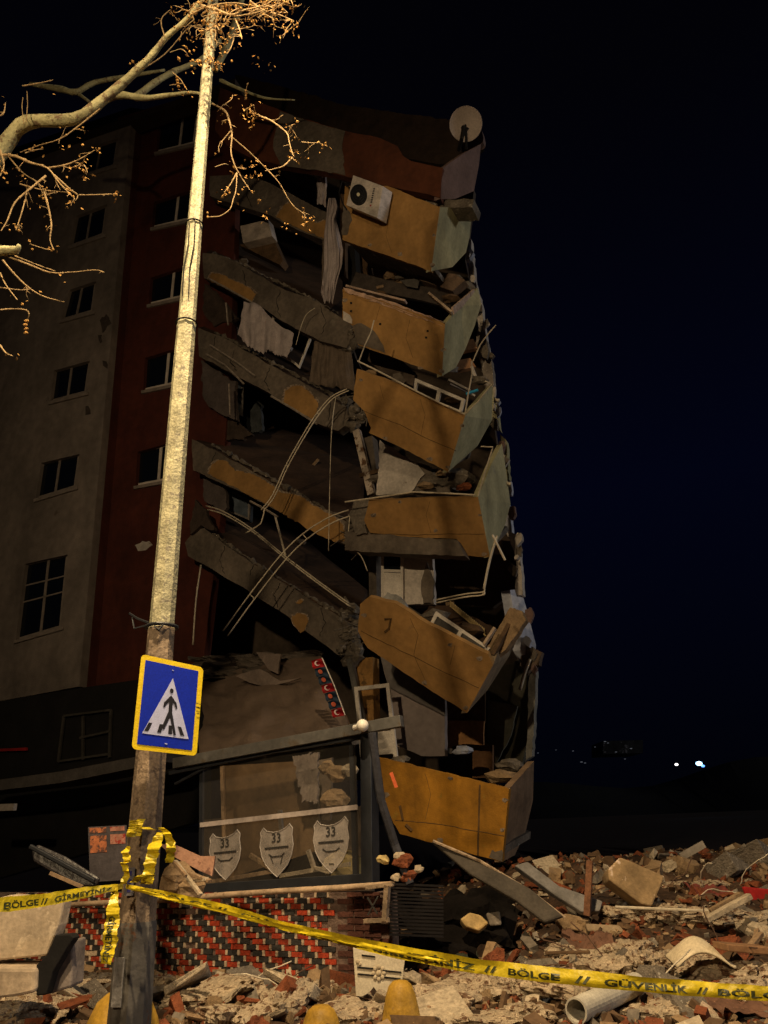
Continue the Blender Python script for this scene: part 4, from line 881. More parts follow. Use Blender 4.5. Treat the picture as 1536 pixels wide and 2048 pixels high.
# unseen second lamp, added behind the viewer to light the facade
S2 = empty('street_lamp', V((-7.5, -8.5, 0)), 'unseen grey street lamp added behind the viewer on the left to light the facade', 'street lamp')
build(MB().tube([V((-7.5, -8.5, -.1)), V((-7.5, -8.5, 8.2)), V((-7.2, -8.1, 8.8)), V((-6.4, -7.0, 9.1))], [.11, .06, .045, .035], 8), 'pole', galv, S2)
l2 = build(MB().ball(V((-6.3, -6.9, 9.1)), .3, (.6, 1.2, .3), 12, 7), 'lamp_head', greym, S2, smooth=True)
build(MB().ball(V((-6.3, -6.9, 9.04)), .2, (.6, 1.1, .4), 12, 7), 'lamp_lens', mat('sodium_lens', (.9, .8, .5)), l2, smooth=True)
sl = bpy.data.lights.new('street_lamp_light', 'SPOT'); sl.energy = 4600; sl.color = SODIUM; sl.spot_size = R(100); sl.spot_blend = 1; sl.shadow_soft_size = .25
q = bpy.data.objects.new('street_lamp_light', sl); scn.collection.objects.link(q); q.parent = S2; q.location = V((-6.3, -6.9, 8.75)) - S2.location
q.rotation_euler = (V((2.6, 13.5, 7.5)) - V((-6.3, -6.9, 8.75))).to_track_quat('-Z', 'Y').to_euler()

# pedestrian crossing sign
SQ = [(283,1308),(407,1335),(393,1512),(263,1498)]
sP = V((-1.65, PY-.36, 0)); sN = V((.10, -1, 0)).normalized()
SC = [hit(x, y, sP, sN) for x, y in SQ]
sig = empty('crossing_sign', (SC[2]+SC[3])/2, 'blue pedestrian crossing sign with yellow border clamped askew to the lamp pole', 'traffic sign')
def sg(s, t, l=0): return (SC[0]*(1-s)+SC[1]*s)*(1-t)+(SC[3]*(1-s)+SC[2]*s)*t + sN*l
def rrect(x0, y0, x1, y1, rx, ry, n_=5):
    o = []
    for cx, cy, a0 in ((x1-rx, y0+ry, -90), (x1-rx, y1-ry, 0), (x0+rx, y1-ry, 90), (x0+rx, y0+ry, 180)):
        for i in range(n_+1): a = R(a0+90*i/n_); o.append((cx+rx*math.cos(a), cy+ry*math.sin(a)))
    return o
def sgp(l, lift, th, name, m_, par): return build(MB().prism([sg(s, t, lift) for s, t in l], -sN*th), name, m_, par)
sy = mat('yellow_reflective', (.82, .60, .010), rough=.4, var=.12, scale=14, bump=.1, col2=(.55, .42, .05), thresh=.63)
sb = mat('blue_reflective', (.003, .022, .46), rough=.5, var=.08, scale=10, bump=.0, spec=.15)
sw = mat('white_reflective', (.48, .52, .82), rough=.45, var=.08, scale=20, bump=.02)
sk = mat('sign_black', (.012, .012, .022), bump=0)
bd = sgp(rrect(0, 0, 1, 1, .07, .05), 0, .006, 'border_plate', sy, sig)
bf = sgp(rrect(.075, .055, .925, .945, .012, .01), .004, .003, 'blue_field', sb, bd)
tr_ = sgp([(.535, .195), (.86, .83), (.14, .83)], .008, .003, 'white_triangle', sw, bd)
m = MB()
def sgm(l, lift=.012): m.prism([sg(s, t, lift) for s, t in l], -sN*.003)
sgm([(.535+.028*math.cos(a), .335+.026*math.sin(a)) for a in [i*math.pi/6 for i in range(12)]])
sgm([(.535,.385),(.63,.465),(.645,.52),(.622,.52),(.60,.485),(.566,.46),(.572,.57),(.66,.80),(.625,.81),(.545,.62),(.47,.76),(.43,.75),(.515,.56),(.512,.46),(.47,.49),(.45,.525),(.425,.52),(.435,.475)])
for a, b in ((.25, .20), (.42, .40), (.56, .57), (.70, .76)):
    sgm([(a-.022, .71), (a+.028, .71), (b+.03, .80), (b-.03, .80)], .011)
build(m, 'walking_figure', sk, bd)
m = MB(); sgm([(.51,.105),(.54,.105),(.54,.11),(.51,.11)], .009); sgm([(.50,.90),(.54,.905),(.54,.915),(.50,.91)], .009)
build(m, 'rivet', sw, bd)
m = MB(); sgm([(.93,.42),(1.0,.425),(1.0,.43),(.93,.425)], .010); sgm([(.94,.46),(1.0,.465),(1.0,.47),(.94,.467)], .010); sgm([(.95,.53),(1.0,.535),(1.0,.541),(.95,.537)], .010)
build(m, 'scratch', sk, bd)
m = MB()
for t in (.2, .8): c = sg(.45, t, -.02); m.bar(c, V((pole(c.z).x, pole(c.z).y-.05, c.z)), .05, .03)
build(m, 'bracket', greym, sig)

# ================================================================== BARRIER TAPE
def ribbon(cl, wv, name, label, texts=(), nseg=80, tw=.25, gp=None, txtparent=True, mat_=None):
    """cl: list of centre points; wv: list of half-width vectors"""
    n_ = len(cl)-1
    def ip(L, s): 
        s = max(0, min(.99999, s))*n_; i = int(s); return L[i].lerp(L[i+1], s-i)
    def fn(s, t): 
        c = ip(cl, s); k = ip(wv, s); sag = noise.noise(V((s*14, t*1.5, 4)))*.012 + noise.noise(V((s*60, t*2.5, 9)))*.008; k = k*(1+.12*noise.noise(V((s*22, 0, 3))))
        return c + k*(2*t-1) + V((0, -1, 0))*sag
    o = build(MB().grid(fn, nseg, 4), name, mat_ or tapey, label=label, cat='barrier tape', group=gp, smooth=True)
    if texts:
        for body, s0, s1, flip in texts:
            m_ = MB(); vs, fs = text_geo(body, .03); x0 = min(v[0] for v in vs); x1 = max(v[0] for v in vs)
            pv = []
            for x, y in vs:
                s = s0 + (s1-s0)*(x-x0)/(x1-x0); t = .42 + (y-.36)*.60
                pv.append(fn(s, 1-t if flip else t) + V((0, -.004, 0)))
            m_.add(pv, fs)
            build(m_, 'printed_words', tapek, o)
    return o
def pxl(l, wpx):
    c = [at(x, y, Y) for x, y, Y in l]; wv = [(at(x, y-w_/2, Y) - at(x, y+w_/2, Y))/2 for (x, y, Y), w_ in zip(l, wpx)]; return c, wv
# right run
cl, wv = pxl([(252,1773,5.55),(330,1790,5.45),(450,1818,5.2),(560,1850,4.9),(680,1878,4.6),(800,1905,4.35),(950,1932,4.1),(1100,1950,3.95),(1300,1970,3.75),(1450,1982,3.65),(1600,1992,3.55)], [9,16,20,17,21,28,30,32,31,30,30])
ribbon(cl, wv, 'barrier_tape', 'yellow police tape with dark words stretched from the pole across the rubble to the right',
       [('// BÖLGE //', .06, .205, 0), ('ÇELİK', .23, .30, 0), ('BÖLGE', .335, .40, 0), ('//', .415, .435, 0), ('GİRMEYİNİZ', .455, .60, 0), ('//', .612, .63, 0), ('BÖLGE', .645, .71, 0), ('//', .725, .742, 0), ('GÜVENLİK', .755, .85, 0), ('//', .862, .878, 0), ('BÖLGE', .89, .99, 0)], 160, gp='barrier tape tied to the pole')
cl, wv = pxl([(262,1776,5.5),(400,1812,5.2),(560,1852,4.85),(700,1884,4.5),(830,1912,4.25),(905,1925,4.12)], [5,6,8,9,7,3])
ribbon(cl, wv, 'barrier_tape', 'narrow folded second strand of tape along the lower edge of the right run', gp='barrier tape tied to the pole')
cl, wv = pxl([(246,1772,5.55),(170,1785,5.3),(90,1800,5.0),(20,1808,4.7),(-80,1815,4.4)][::-1], [32,30,26,22,10])
ribbon(cl, wv, 'barrier_tape', 'yellow police tape stretched from the pole out of view to the left', [('BÖLGE //', .22, .52, 0), ('GİRMEYİNİZ', .56, .93, 0)], gp='barrier tape tied to the pole')
def hang(l, wpx, label, texts=(), seed=0):
    c = [at(x, y, Y) for x, y, Y in l]; wv = [(at(x+w_/2, y, Y) - at(x-w_/2, y, Y))/2 + V((0, .02*math.sin(i*1.7+seed), 0)) for i, ((x, y, Y), w_) in enumerate(zip(l, wpx))]
    sub = []; sw_ = []
    for i in range(len(c)-1):
        for k in range(5): t = k/5; sub.append(c[i].lerp(c[i+1], t)+V((0, .012*math.sin((i*5+k)*1.3+seed), 0))); sw_.append(wv[i].lerp(wv[i+1], t)*(1+.12*math.sin((i*5+k)*2.1+seed)))
    sub.append(c[-1]); sw_.append(wv[-1])
    return ribbon(sub, sw_, 'barrier_tape', label, texts, gp='barrier tape tied to the pole')
hang([(229,1775,5.5),(226,1830,5.45),(220,1880,5.42),(212,1928,5.4)], [10,24,30,26], 'long loose tape end hanging down left of the pole', [('GİRMEYİNİZ', .35, .98, 0)])
hang([(268,1640,5.58),(262,1674,5.58)], [16,14], 'short strip of tape wrapped on the pole left face')
hang([(282,1638,5.56),(276,1672,5.56)], [12,12], 'short crumpled strip of tape beside the one on the left face', seed=2)
hang([(286,1654,5.56),(304,1660,5.52),(322,1660,5.5)], [20,16,10], 'knotted tape crossing the pole front under the sign', seed=1)
hang([(322,1664,5.5),(310,1690,5.45),(302,1720,5.45),(296,1750,5.45),(290,1768,5.48)], [14,28,24,18,24], 'broad twisted tape tail hanging before the pole', seed=3)
hang([(322,1655,5.5),(336,1668,5.45),(343,1695,5.45),(338,1725,5.5)], [16,18,16,14], 'tape loop hanging right of the pole', seed=4)
hang([(258,1692,5.55),(250,1705,5.5),(256,1722,5.5),(246,1726,5.48),(254,1745,5.5),(247,1768,5.5)], [10,14,12,16,14,12], 'zigzag crumpled tape down the pole left edge', seed=5)
hang([(266,1765,5.46),(282,1752,5.42),(298,1748,5.45),(300,1768,5.46)], [16,18,22,16], 'bunched tape knot on the pole at the tying point', seed=6)

# ================================================================== PLANE TREE
T = empty('plane_tree', V((-5.6, 6.6, 0)), 'bare plane tree with mottled pale limbs and withered seed balls reaching in from the left', 'tree')
TX = []
def limb(px, rads, Y0, Y1=None, n_=10, sm=4):
    Y1 = Y0 if Y1 is None else Y1; k = len(px)-1
    P = [at(x, y, Y0+(Y1-Y0)*i/k) for i, (x, y) in enumerate(px)]; S = []; Rr = []
    for i in range(k):
        a = P[max(0, i-1)]; b = P[i]; c = P[i+1]; d = P[min(k, i+2)]
        for j in range(sm):
            t = j/sm; S.append(.5*((2*b)+(c-a)*t+(2*a-5*b+4*c-d)*t*t+(3*b-a-3*c+d)*t**3)); Rr.append((rads[i]*(1-t)+rads[i+1]*t)*(1+.07*math.sin(j*2.1+i)))
    S.append(P[-1]); Rr.append(rads[-1]); return S, Rr
m = MB()
A0 = at(-90,420,6.3)
m.tube([V((-5.6, 6.6, -.2)), V((-5.55, 6.6, 1.5)), V((-5.4, 6.55, 3.2)), V((-5.0, 6.5, 4.8)), A0], [.30, .25, .21, .17, .13], 12)
trk = build(m, 'trunk', bark, T, smooth=True)
main = [((-90,420),(10,290),(55,245),(150,238),(215,192),(262,152),(300,115),(335,72),(378,34),(430,-40)), (.11,.082,.074,.062,.052,.045,.036,.030,.026,.022), 6.2, 5.6]
for px, rads, Y0, Y1 in [main,
    (((200,205),(235,190),(290,196),(340,190),(395,186),(425,208)), (.055,.05,.036,.026,.018,.014), 7.2, 6.6),
    (((270,196),(310,165),(350,142),(400,120),(440,80)), (.075,.066,.06,.05,.04), 11.4, 11.8),
    (((60,168),(120,178),(152,184),(190,165),(260,152),(330,140)), (.05,.08,.07,.06,.05,.03), 13.6, 13.4),
    (((152,184),(182,206)), (.05,.03), 13.6, 13.5),
    (((440,160),(480,178),(530,196),(590,200)), (.05,.04,.03,.015), 14.0, 14.2),
    (((430,140),(455,90),(475,30),(490,-30)), (.08,.09,.08,.08), 13.6, 13.6),
    (((-60,520),(0,502),(32,500),(38,488)), (.05,.045,.036,.01), 5.6, 5.5)]:
    S, Rr = limb(px, rads, Y0, Y1); build(MB().tube(S, Rr, 10), 'branch', bark, T, smooth=True)
lf = MB(); tw = MB()
def cluster(p, k=5, s=1.0):
    for i in range(k):
        c = p + V((rnd.gauss(0, .035), rnd.gauss(0, .035), rnd.gauss(-.02, .04)))*s
        if rnd.random() < .30: lf.ball(c, rnd.uniform(.007, .014)*s, (1, 1, 1.1), 6, 4, .2)
        else:
            a = V((rnd.uniform(-1, 1), rnd.uniform(-1, 1), rnd.uniform(-1, .3))).normalized()*rnd.uniform(.025, .05)*s; b = a.orthogonal().normalized()*rnd.uniform(.008, .018)*s
            lf.add([c, c+a*.5+b, c+a, c+a*.5-b, c+a*.5+a.cross(b)*8], [[0, 1, 4], [1, 2, 4], [2, 3, 4], [3, 0, 4]])
def twig(p, d, L, r_, dep):
    k = 5; P = [p]; q = p.copy()
    for i in range(k):
        d = (d + V((rnd.uniform(-.35, .35), rnd.uniform(-.25, .25), rnd.uniform(-.35, .25)))).normalized(); q = q + d*L/k; P.append(q.copy())
    tw.tube(P, [r_*(1-.6*i/k) for i in range(k+1)], 5)
    if dep > 0:
        for i in range(rnd.choice((1, 2, 2))): twig(P[rnd.randint(2, k)], (d + V((rnd.uniform(-.9, .9), rnd.uniform(-.6, .6), rnd.uniform(-.8, .5)))).normalized(), L*.6, r_*.6, dep-1)
    else: 
        if rnd.random() < .6: cluster(P[-1], rnd.randint(1, 4))
def pxtwig(px, r_, Y, side=2, cl_=0, r_end=.004, L=.13):
    S, Rr = limb(px, [r_ + (r_end-r_)*i/(len(px)-1) for i in range(len(px))], Y, Y+rnd.uniform(-.2, .2), sm=3)
    tw.tube(S, Rr, 6)
    for i in range(side):
        k = rnd.randint(1, len(S)-1); twig(S[k], V((rnd.uniform(-1, 1), rnd.uniform(-.4, .4), rnd.uniform(-1, .4))).normalized(), L*rnd.uniform(.5, 1.2), .005, rnd.choice((0, 0, 1)))
    for k in range(2, len(S), 3): tw.ball(S[k], Rr[k]*1.5, (1, 1, 1), 6, 4, .2)
    if cl_: cluster(S[-1], cl_)
YF = 5.7
pxtwig([(0,310),(30,312),(60,325),(95,336),(118,365),(150,398)], .016, YF, 3, 3)
pxtwig([(95,336),(130,330),(160,318),(190,300)], .010, YF, 3, 6)
pxtwig([(150,325),(168,330),(175,345)], .006, YF, 2, 12)
pxtwig([(108,350),(150,386),(170,390),(235,388)], .010, YF, 2, 7)
pxtwig([(92,352),(60,378),(30,405),(15,440),(2,462)], .012, YF, 4, 2)
pxtwig([(40,368),(85,380),(130,384),(140,386)], .006, YF, 3, 2)
pxtwig([(88,382),(98,420),(103,452),(100,480),(108,500)], .010, YF, 3, 2, L=.08)
pxtwig([(108,500),(90,498),(60,488)], .004, YF, 1, 2)
pxtwig([(55,380),(45,420),(32,460)], .007, YF, 2, 2)
pxtwig([(15,310),(45,345),(75,365),(95,390)], .008, YF, 3, 2)
pxtwig([(0,300),(8,330),(0,352)], .012, YF, 3, 8)
pxtwig([(200,218),(160,250),(120,278),(80,290),(40,305)], .010, 5.8, 4, 2)
pxtwig([(50,306),(70,300),(86,298)], .006, 5.8, 1, 3)
pxtwig([(45,172),(80,166),(106,160)], .008, 5.6, 0, 1)
pxtwig([(48,248),(44,215),(46,195)], .005, 5.9, 0, 0); pxtwig([(52,245),(55,210),(54,183)], .005, 5.9, 0, 0)
pxtwig([(0,232),(8,225),(11,205)], .009, 5.6, 1, 2)
pxtwig([(8,510),(60,530),(100,545),(140,545),(190,540),(208,545)], .009, 5.6, 2, 0, L=.06)
pxtwig([(30,512),(70,528),(110,542)], .007, 5.7, 0, 0)
pxtwig([(5,520),(40,560),(80,590),(128,604)], .009, 5.5, 2, 0, L=.08)
pxtwig([(0,575),(40,580),(60,578)], .007, 5.6, 0, 0); pxtwig([(0,545),(12,570),(35,600)], .006, 5.6, 0, 2)
pxtwig([(0,620),(20,618),(52,620),(58,632),(52,642)], .008, 5.5, 0, 0)
for k in range(4): lf.ball(at(52+rnd.uniform(-2, 2), 642+k*8, 5.5), .016, (1.2, 1, .8), 7, 5, .2)
pxtwig([(0,690),(12,706),(26,712)], .007, 5.4, 0, 3)
pxtwig([(300,115),(290,118),(270,130)], .006, 5.8, 1, 2)
pxtwig([(330,75),(322,40),(340,20)], .007, 5.7, 3, 5)
pxtwig([(262,150),(290,135),(330,108),(370,62),(384,50)], .010, 6.4, 2, 0)
pxtwig([(380,30),(420,12),(470,6),(520,14),(580,8)], .012, 5.5, 5, 5)
pxtwig([(400,10),(440,22),(470,32),(500,28),(530,20)], .016, 5.4, 4, 5)
pxtwig([(425,14),(460,30),(490,20),(530,10),(560,-10)], .012, 5.4, 4, 4)
pxtwig([(500,2),(530,22),(560,30),(588,42)], .010, 5.4, 4, 8)
pxtwig([(540,28),(560,10),(590,-5)], .008, 5.4, 2, 2)
pxtwig([(470,38),(478,55),(484,78)], .007, 5.4, 4, 4)
pxtwig([(470,60),(500,54),(508,50)], .006, 5.4, 2, 5)
for (x, y) in ((392,18),(378,22),(402,30),(388,40),(420,42),(436,26),(452,14),(470,8),(500,10),(520,24),(545,36),(550,20),(560,6),(575,26),(430,60),(428,50),(412,62),(440,10),(408,4),(480,16),(495,40),(530,5),(590,50),(455,40),(405,50)):
    p = at(x, y, 5.4+rnd.uniform(-.2, .3)); cluster(p, rnd.randint(4, 9), 1.1)
    for i in range(2): twig(p, V((rnd.uniform(-1, 1), rnd.uniform(-.3, .3), rnd.uniform(-.8, .8))).normalized(), .18, .006, 1)
pxtwig([(420,55),(424,80),(418,110),(426,125)], .008, 5.35, 6, 8, L=.09)
pxtwig([(412,70),(414,100),(428,122)], .005, 5.35, 4, 3, L=.09)
pxtwig([(468,76),(462,95),(454,108)], .006, 5.5, 1, 3); cluster(at(442,130,5.5), 10); cluster(at(446,80,5.5), 5)
pxtwig([(340,105),(362,98),(375,108)], .004, 5.7, 0, 0); cluster(at(366,105,5.6), 6, 1.3); cluster(at(392,128,5.5), 12, 1.2); cluster(at(384,140,5.5), 5)
pxtwig([(345,145),(362,160),(374,180)], .006, 5.8, 1, 8)
for k in range(4): lf.ball(at(354+k, 155+k*6, 5.8), .015, (1.2, 1, .8), 7, 5, .2)
pxtwig([(425,208),(450,222),(458,240),(464,270),(462,305),(474,340),(500,380)], .013, 6.0, 3, 0, L=.12)
pxtwig([(450,220),(440,215),(462,200),(465,190)], .006, 6.0, 2, 3)
pxtwig([(461,262),(448,278),(438,290),(438,305)], .006, 6.0, 1, 0)
pxtwig([(474,345),(460,370),(448,385)], .007, 6.0, 0, 9)
pxtwig([(474,345),(472,380),(466,400),(460,418),(440,432),(418,434)], .005, 6.0, 0, 2)
pxtwig([(430,334),(448,328),(456,330)], .005, 6.0, 0, 3); pxtwig([(474,335),(490,338),(492,337)], .004, 6.0, 1, 0)
pxtwig([(466,276),(500,305),(540,345),(560,368),(575,395),(590,415),(605,425)], .006, 6.3, 3, 6)
pxtwig([(518,232),(540,240),(560,254),(575,268),(578,282),(584,305),(588,312)], .009, 5.8, 3, 14)
pxtwig([(575,268),(582,255),(588,248)], .006, 5.8, 2, 4); pxtwig([(602,284),(625,286),(640,285)], .006, 5.8, 3, 5); pxtwig([(588,312),(572,328),(560,335),(530,342)], .007, 5.8, 1, 2)
pxtwig([(510,228),(508,210)], .006, 5.8, 1, 3); pxtwig([(535,240),(552,240),(566,230)], .005, 5.8, 0, 0); cluster(at(505,226,5.8), 8); cluster(at(502,248,5.8), 8)
pxtwig([(490,200),(492,180),(496,166)], .004, 5.9, 0, 0)
for k in range(4): lf.ball(at(492, 182+k*5, 5.9), .013, (1, 1, .8), 7, 5, .2)
for (x, y, k) in ((505,325,8),(520,345,3),(486,350,5),(483,378,5),(445,388,6),(530,420,8),(512,398,5),(480,405,3),(572,455,5),(606,442,7),(520,120,7),(540,130,4),(40,345,6),(510,340,4)):
    cluster(at(x, y, 5.9), k, 1.0)
build(tw, 'twigs', twigm, T, kind='stuff'); build(lf, 'seed_balls_and_leaves', leafm, T, kind='stuff')

# ================================================================== THINGS ON THE GROUND
def gbar(a, b, la, lb, wd, th, name, m_, label, cat, group=None, bevel=.006, up=None):
    A, C = ghit(*a, la), ghit(*b, lb); return build(MB().bar(A, C, wd, th, up), name, m_, label=label, cat=cat, group=group, bevel=bevel)
def chunk_mesh(seed, flat=.6, j=.28, seg=7, rings=5):
    rr = random.Random(seed); m_ = MB(); m_.ball(V((0, 0, 0)), 1, (1, .8, flat), seg, rings, j, rr); return m_
def boxy(seed, sx_=1, sy_=.6, sz_=.35, j=.16):
    rr = random.Random(seed); m_ = MB(); m_.box(V((0, 0, 0)), V((sx_, 0, 0)), V((0, sy_, 0)), V((0, 0, sz_)))
    m_.v = [v + V((rr.uniform(-j, j), rr.uniform(-j, j), rr.uniform(-j, j)*.6)) for v in m_.v]; return m_
# big named pieces on the heap
def block(px, Yv, th, name, m_, label, cat, tilt=.4):
    P0 = at(px[0][0], px[0][1], Yv); nn = V((0, -math.cos(tilt), math.sin(tilt)))
    return build(MB().prism([hit(x, y, P0, nn) for x, y in px], -nn*th), name, m_, label=label, cat=cat, bevel=.02)
block([(1216,1738),(1240,1714),(1262,1722),(1330,1752),(1322,1772),(1304,1812),(1282,1808),(1218,1760)], 10.2, .32, 'concrete_block', mat('tan_concrete', (.28, .19, .10), scale=3, col2=(.60, .46, .36), thresh=.6, bump=.6), 'large tan concrete block standing on the heap right of centre', 'concrete block', .25)
block([(1028,1730),(1055,1722),(1120,1772),(1206,1802),(1200,1822),(1164,1824),(1110,1790)], 10.3, .10, 'concrete_slab', mat('grey_slab', (.16, .15, .145), scale=3, bump=.6), 'pale grey slab tipping down onto the heap from the left', 'concrete slab', .5)
block([(862,1682),(884,1684),(960,1722),(1060,1776),(1128,1832),(1090,1845),(1030,1800),(940,1748)], 9.8, .06, 'roof_panel', mat('dark_grey_panel', (.06, .05, .04), scale=3, bump=.4), 'long dark folded panel sliding off the lowest balcony', 'panel', .45)
gb_ = MB(); gb_.tube([at(866,1682,9.75), at(960,1722,9.68), at(1060,1782,9.6), at(1130,1836,9.5)], .018, 6)
build(gb_, 'bent_rod', mat('tan_rusty', (.34, .25, .17)), label='thin pale rail along the top of the long dark panel', cat='metal rod')
block([(1112,1838),(1130,1826),(1160,1832),(1172,1842),(1166,1862),(1130,1860)], 10.0, .18, 'concrete_block', tanrub, 'rounded tan lump at the foot of the grey slab', 'concrete block', .3)
block([(920,1838),(940,1824),(962,1830),(978,1846),(958,1862),(930,1852)], 9.6, .2, 'concrete_block', mat('ochre_lump', (.46, .32, .14), scale=5), 'ochre lump in the dark hollow under the lowest balcony', 'concrete block', .3)
block([(972,1826),(1000,1822),(1004,1850),(980,1852)], 9.8, .15, 'concrete_block', conc, 'grey block beside the ochre lump in the hollow', 'concrete block', .2)
block([(1170,1846),(1240,1850),(1250,1862),(1236,1868),(1176,1862)], 9.9, .08, 'concrete_slab', mat('tan_plate', (.30, .22, .14), scale=4), 'flat tan plate below the grey slab', 'concrete slab', .6)
m = MB(); m.bar(at(1180,1722,10.0), at(1174,1832,9.9), .07, .07); build(m, 'rusty_post', rust, label='rusty post standing between the grey slab and the large block', cat='post')
m = MB(); m.bar(at(1408,1688,12.5), at(1362,1714,12.5), .03, .10); build(m, 'plank', mat('grey_lath', (.30, .26, .22)), label='thin grey board leaning on the heap skyline at right', cat='plank')
for i, (a, b, wd, Yv, mm, lb) in enumerate([((1500,1792),(1412,1840),.09,9.6,whiterub,'thick pale beam lying diagonally on the heap at right'), ((1480,1788),(1420,1822),.05,9.8,tanrub,'thinner tan beam beside the thick pale one'), ((1536,1900),(1440,1892),.26,8.4,mat('brown_door', (.26, .14, .07)),'wide brown board at the right edge of the picture'),
       ((1090,1906),(1180,1904),.03,8.8,dwood,'thin brown lath lying above the tape on the heap'), ((1400,2010),(1470,2060),.11,7.3,mat('pale_plank', (.48, .36, .26)),'pale plank lying at the lower right corner'), ((1380,2002),(1440,2050),.06,7.35,dwood,'dark plank beside the pale one at the lower right corner'), ((1536,2010),(1500,1996),.4,7.7,mat('brown_door', (.26, .14, .07)),'brown board end at the right edge below the tape'),
       ((1230,1814),(1420,1822),.03,10.0,rodm,'thin straight rod lying right of the large block'), ((60,1692),(190,1762),.04,8.3,blackm,'thin black rail above the tilted dark panel at left')]):
    A, C = at(*a, Yv), at(*b, Yv-.1); build(MB().bar(A, C, wd, min(wd, .06)), 'broken_plank', mm, label=lb, cat='plank', bevel=.008)
block([(1484,1772),(1540,1778),(1540,1812),(1500,1808)], 10.6, .05, 'red_panel', mat('red_sheet', (.30, .012, .012)), 'dark red sheet at the right edge of the heap', 'sheet', .2)
# pipe
A, C = at(1152,2022,7.0), at(1272,1968,7.9)
pm = mat('pale_pipe', (.52, .48, .40), rough=.45, var=.2, scale=5, bump=.15, col2=(.34, .3, .24), thresh=.62)
dd = (C-A).normalized(); vs = []; fs = []; x_ = dd.orthogonal().normalized(); y_ = dd.cross(x_)
prof_ = [(0, .078), (0, .092), ((C-A).length, .092), ((C-A).length, .078)]
for d_, r_ in prof_:
    for j in range(24): a = j*math.pi/12; vs.append(A + dd*d_ + (x_*math.cos(a)+y_*math.sin(a))*r_)
for i in range(4):
    for j in range(24): fs.append([i*24+j, i*24+(j+1) % 24, ((i+1) % 4)*24+(j+1) % 24, ((i+1) % 4)*24+j])
build(MB().add(vs, fs), 'pipe', pm, label='grey-white hollow pipe lying open end towards the viewer at lower right', cat='pipe', smooth=False)
# curved shell
def shell(s, t):
    a = at(1340+115*s, 1925-10*t, 8.4); return V((a.x, 8.2+.35*t, a.z + .0 + .20*math.sin(math.pi*min(1, s*1.05)) * (.6+.4*math.sin(math.pi*t))))
build(MB().grid(shell, 24, 10, V((0, 0, -.02))), 'basin_shell', mat('cream_shell', (.62, .52, .36), rough=.5, var=.15, scale=5, bump=.2), label='upturned cream curved shell lying above the tape at right', cat='shell', smooth=True)
# bollards
def dome(c, r_, h_, label, ribs=8):
    m_ = MB(); prof = [(1.55, 0), (1.55, .13), (1.45, .17), (1.05, .20), (.95, .45), (.80, .72), (.62, .90), (.40, .985), (.0, 1.0)]; vs = []; n_ = 24
    for rr_, zz in prof:
        for j in range(n_): a = j*2*math.pi/n_; k = 1+(.09*abs(math.cos(a*ribs/2)) if .19 < zz < .99 else 0); vs.append(c + V((rr_*r_*k*math.cos(a), rr_*r_*k*math.sin(a), zz*h_)))
    fs = [[i*n_+j, i*n_+(j+1) % n_, (i+1)*n_+(j+1) % n_, (i+1)*n_+j] for i in range(len(prof)-1) for j in range(n_)]
    return build(m_.add(vs, fs), 'bollard', yell, label=label, cat='bollard', group='yellow concrete bollards on the pavement edge', smooth=True)
def dome_px(cx, ty, hw, Yv, label, ribs=8):
    p = at(cx, ty, Yv); k = F/(Yv*1.12); z0 = terr(p.x, Yv)-.06; dome(V((p.x, Yv, z0)), hw/k/1.02, p.z-z0, label, ribs)
dome_px(800, 1960, 27, 7.3, 'tall yellow bollard standing before the white cabinet door')
dome_px(642, 2010, 30, 6.9, 'low domed yellow bollard at the bottom edge of the picture')
dome_px(250, 1982, 62, 6.25, 'broad yellow bollard half hidden behind the lamp pole foot', 6)
# cabinet door
def cab(s, t, l=0): 
    q = [(706,1896),(812,1902),(800,1996),(712,1992)]
    P0 = [at(x, y, 8.3) for x, y in q]; return (P0[0]*(1-s)+P0[1]*s)*(1-t)+(P0[3]*(1-s)+P0[2]*s)*t + V((0, -l, 0))
cb_ = empty('carved_panel', cab(.5, 1), 'white carved cabinet door with dark grooves propped at the brick wall end', 'panel')
outl = [(0,0),(.45,.02),(1,.06),(1,.55),(1,.9),(.9,.96),(.82,.78),(.7,.92),(.55,.98),(.4,.80),(.3,.92),(.15,1),(0,1)]
build(MB().prism([cab(s, t) for s, t in outl], V((0, .05, 0))), 'door_leaf', mat('cream_lacquer', (.66, .58, .44), rough=.5, var=.12, scale=6, bump=.2, col2=(.4, .3, .2), thresh=.64), cb_, bevel=.005)
m = MB()
for (a, b, c, d) in ((.16,.14,.42,.16), (.06,.40,.42,.415), (.58,.44,.96,.46), (.06,.54,.40,.555), (.60,.58,.96,.60)): m.bar(cab(a, b, .004), cab(c, d, .004), .012, .014, V((0, -1, 0)))
build(m, 'groove', black, cb_)
m = MB(); c = cab(.5, .50, .006)
for i in range(8): a = i*math.pi/4; m.ball(c + V((.05*math.cos(a), 0, .05*math.sin(a))), .02, (1, .4, 1), 7, 5)
m.ball(c, .026, (1, .5, 1), 8, 5); m.ball(cab(.08, .28, .006), .02, (1, .4, 1)); m.ball(cab(.12, .33, .006), .015, (1, .4, 1)); build(m, 'carving', mat('cream_carving', (.52, .43, .30), bump=.1), cb_, smooth=True)
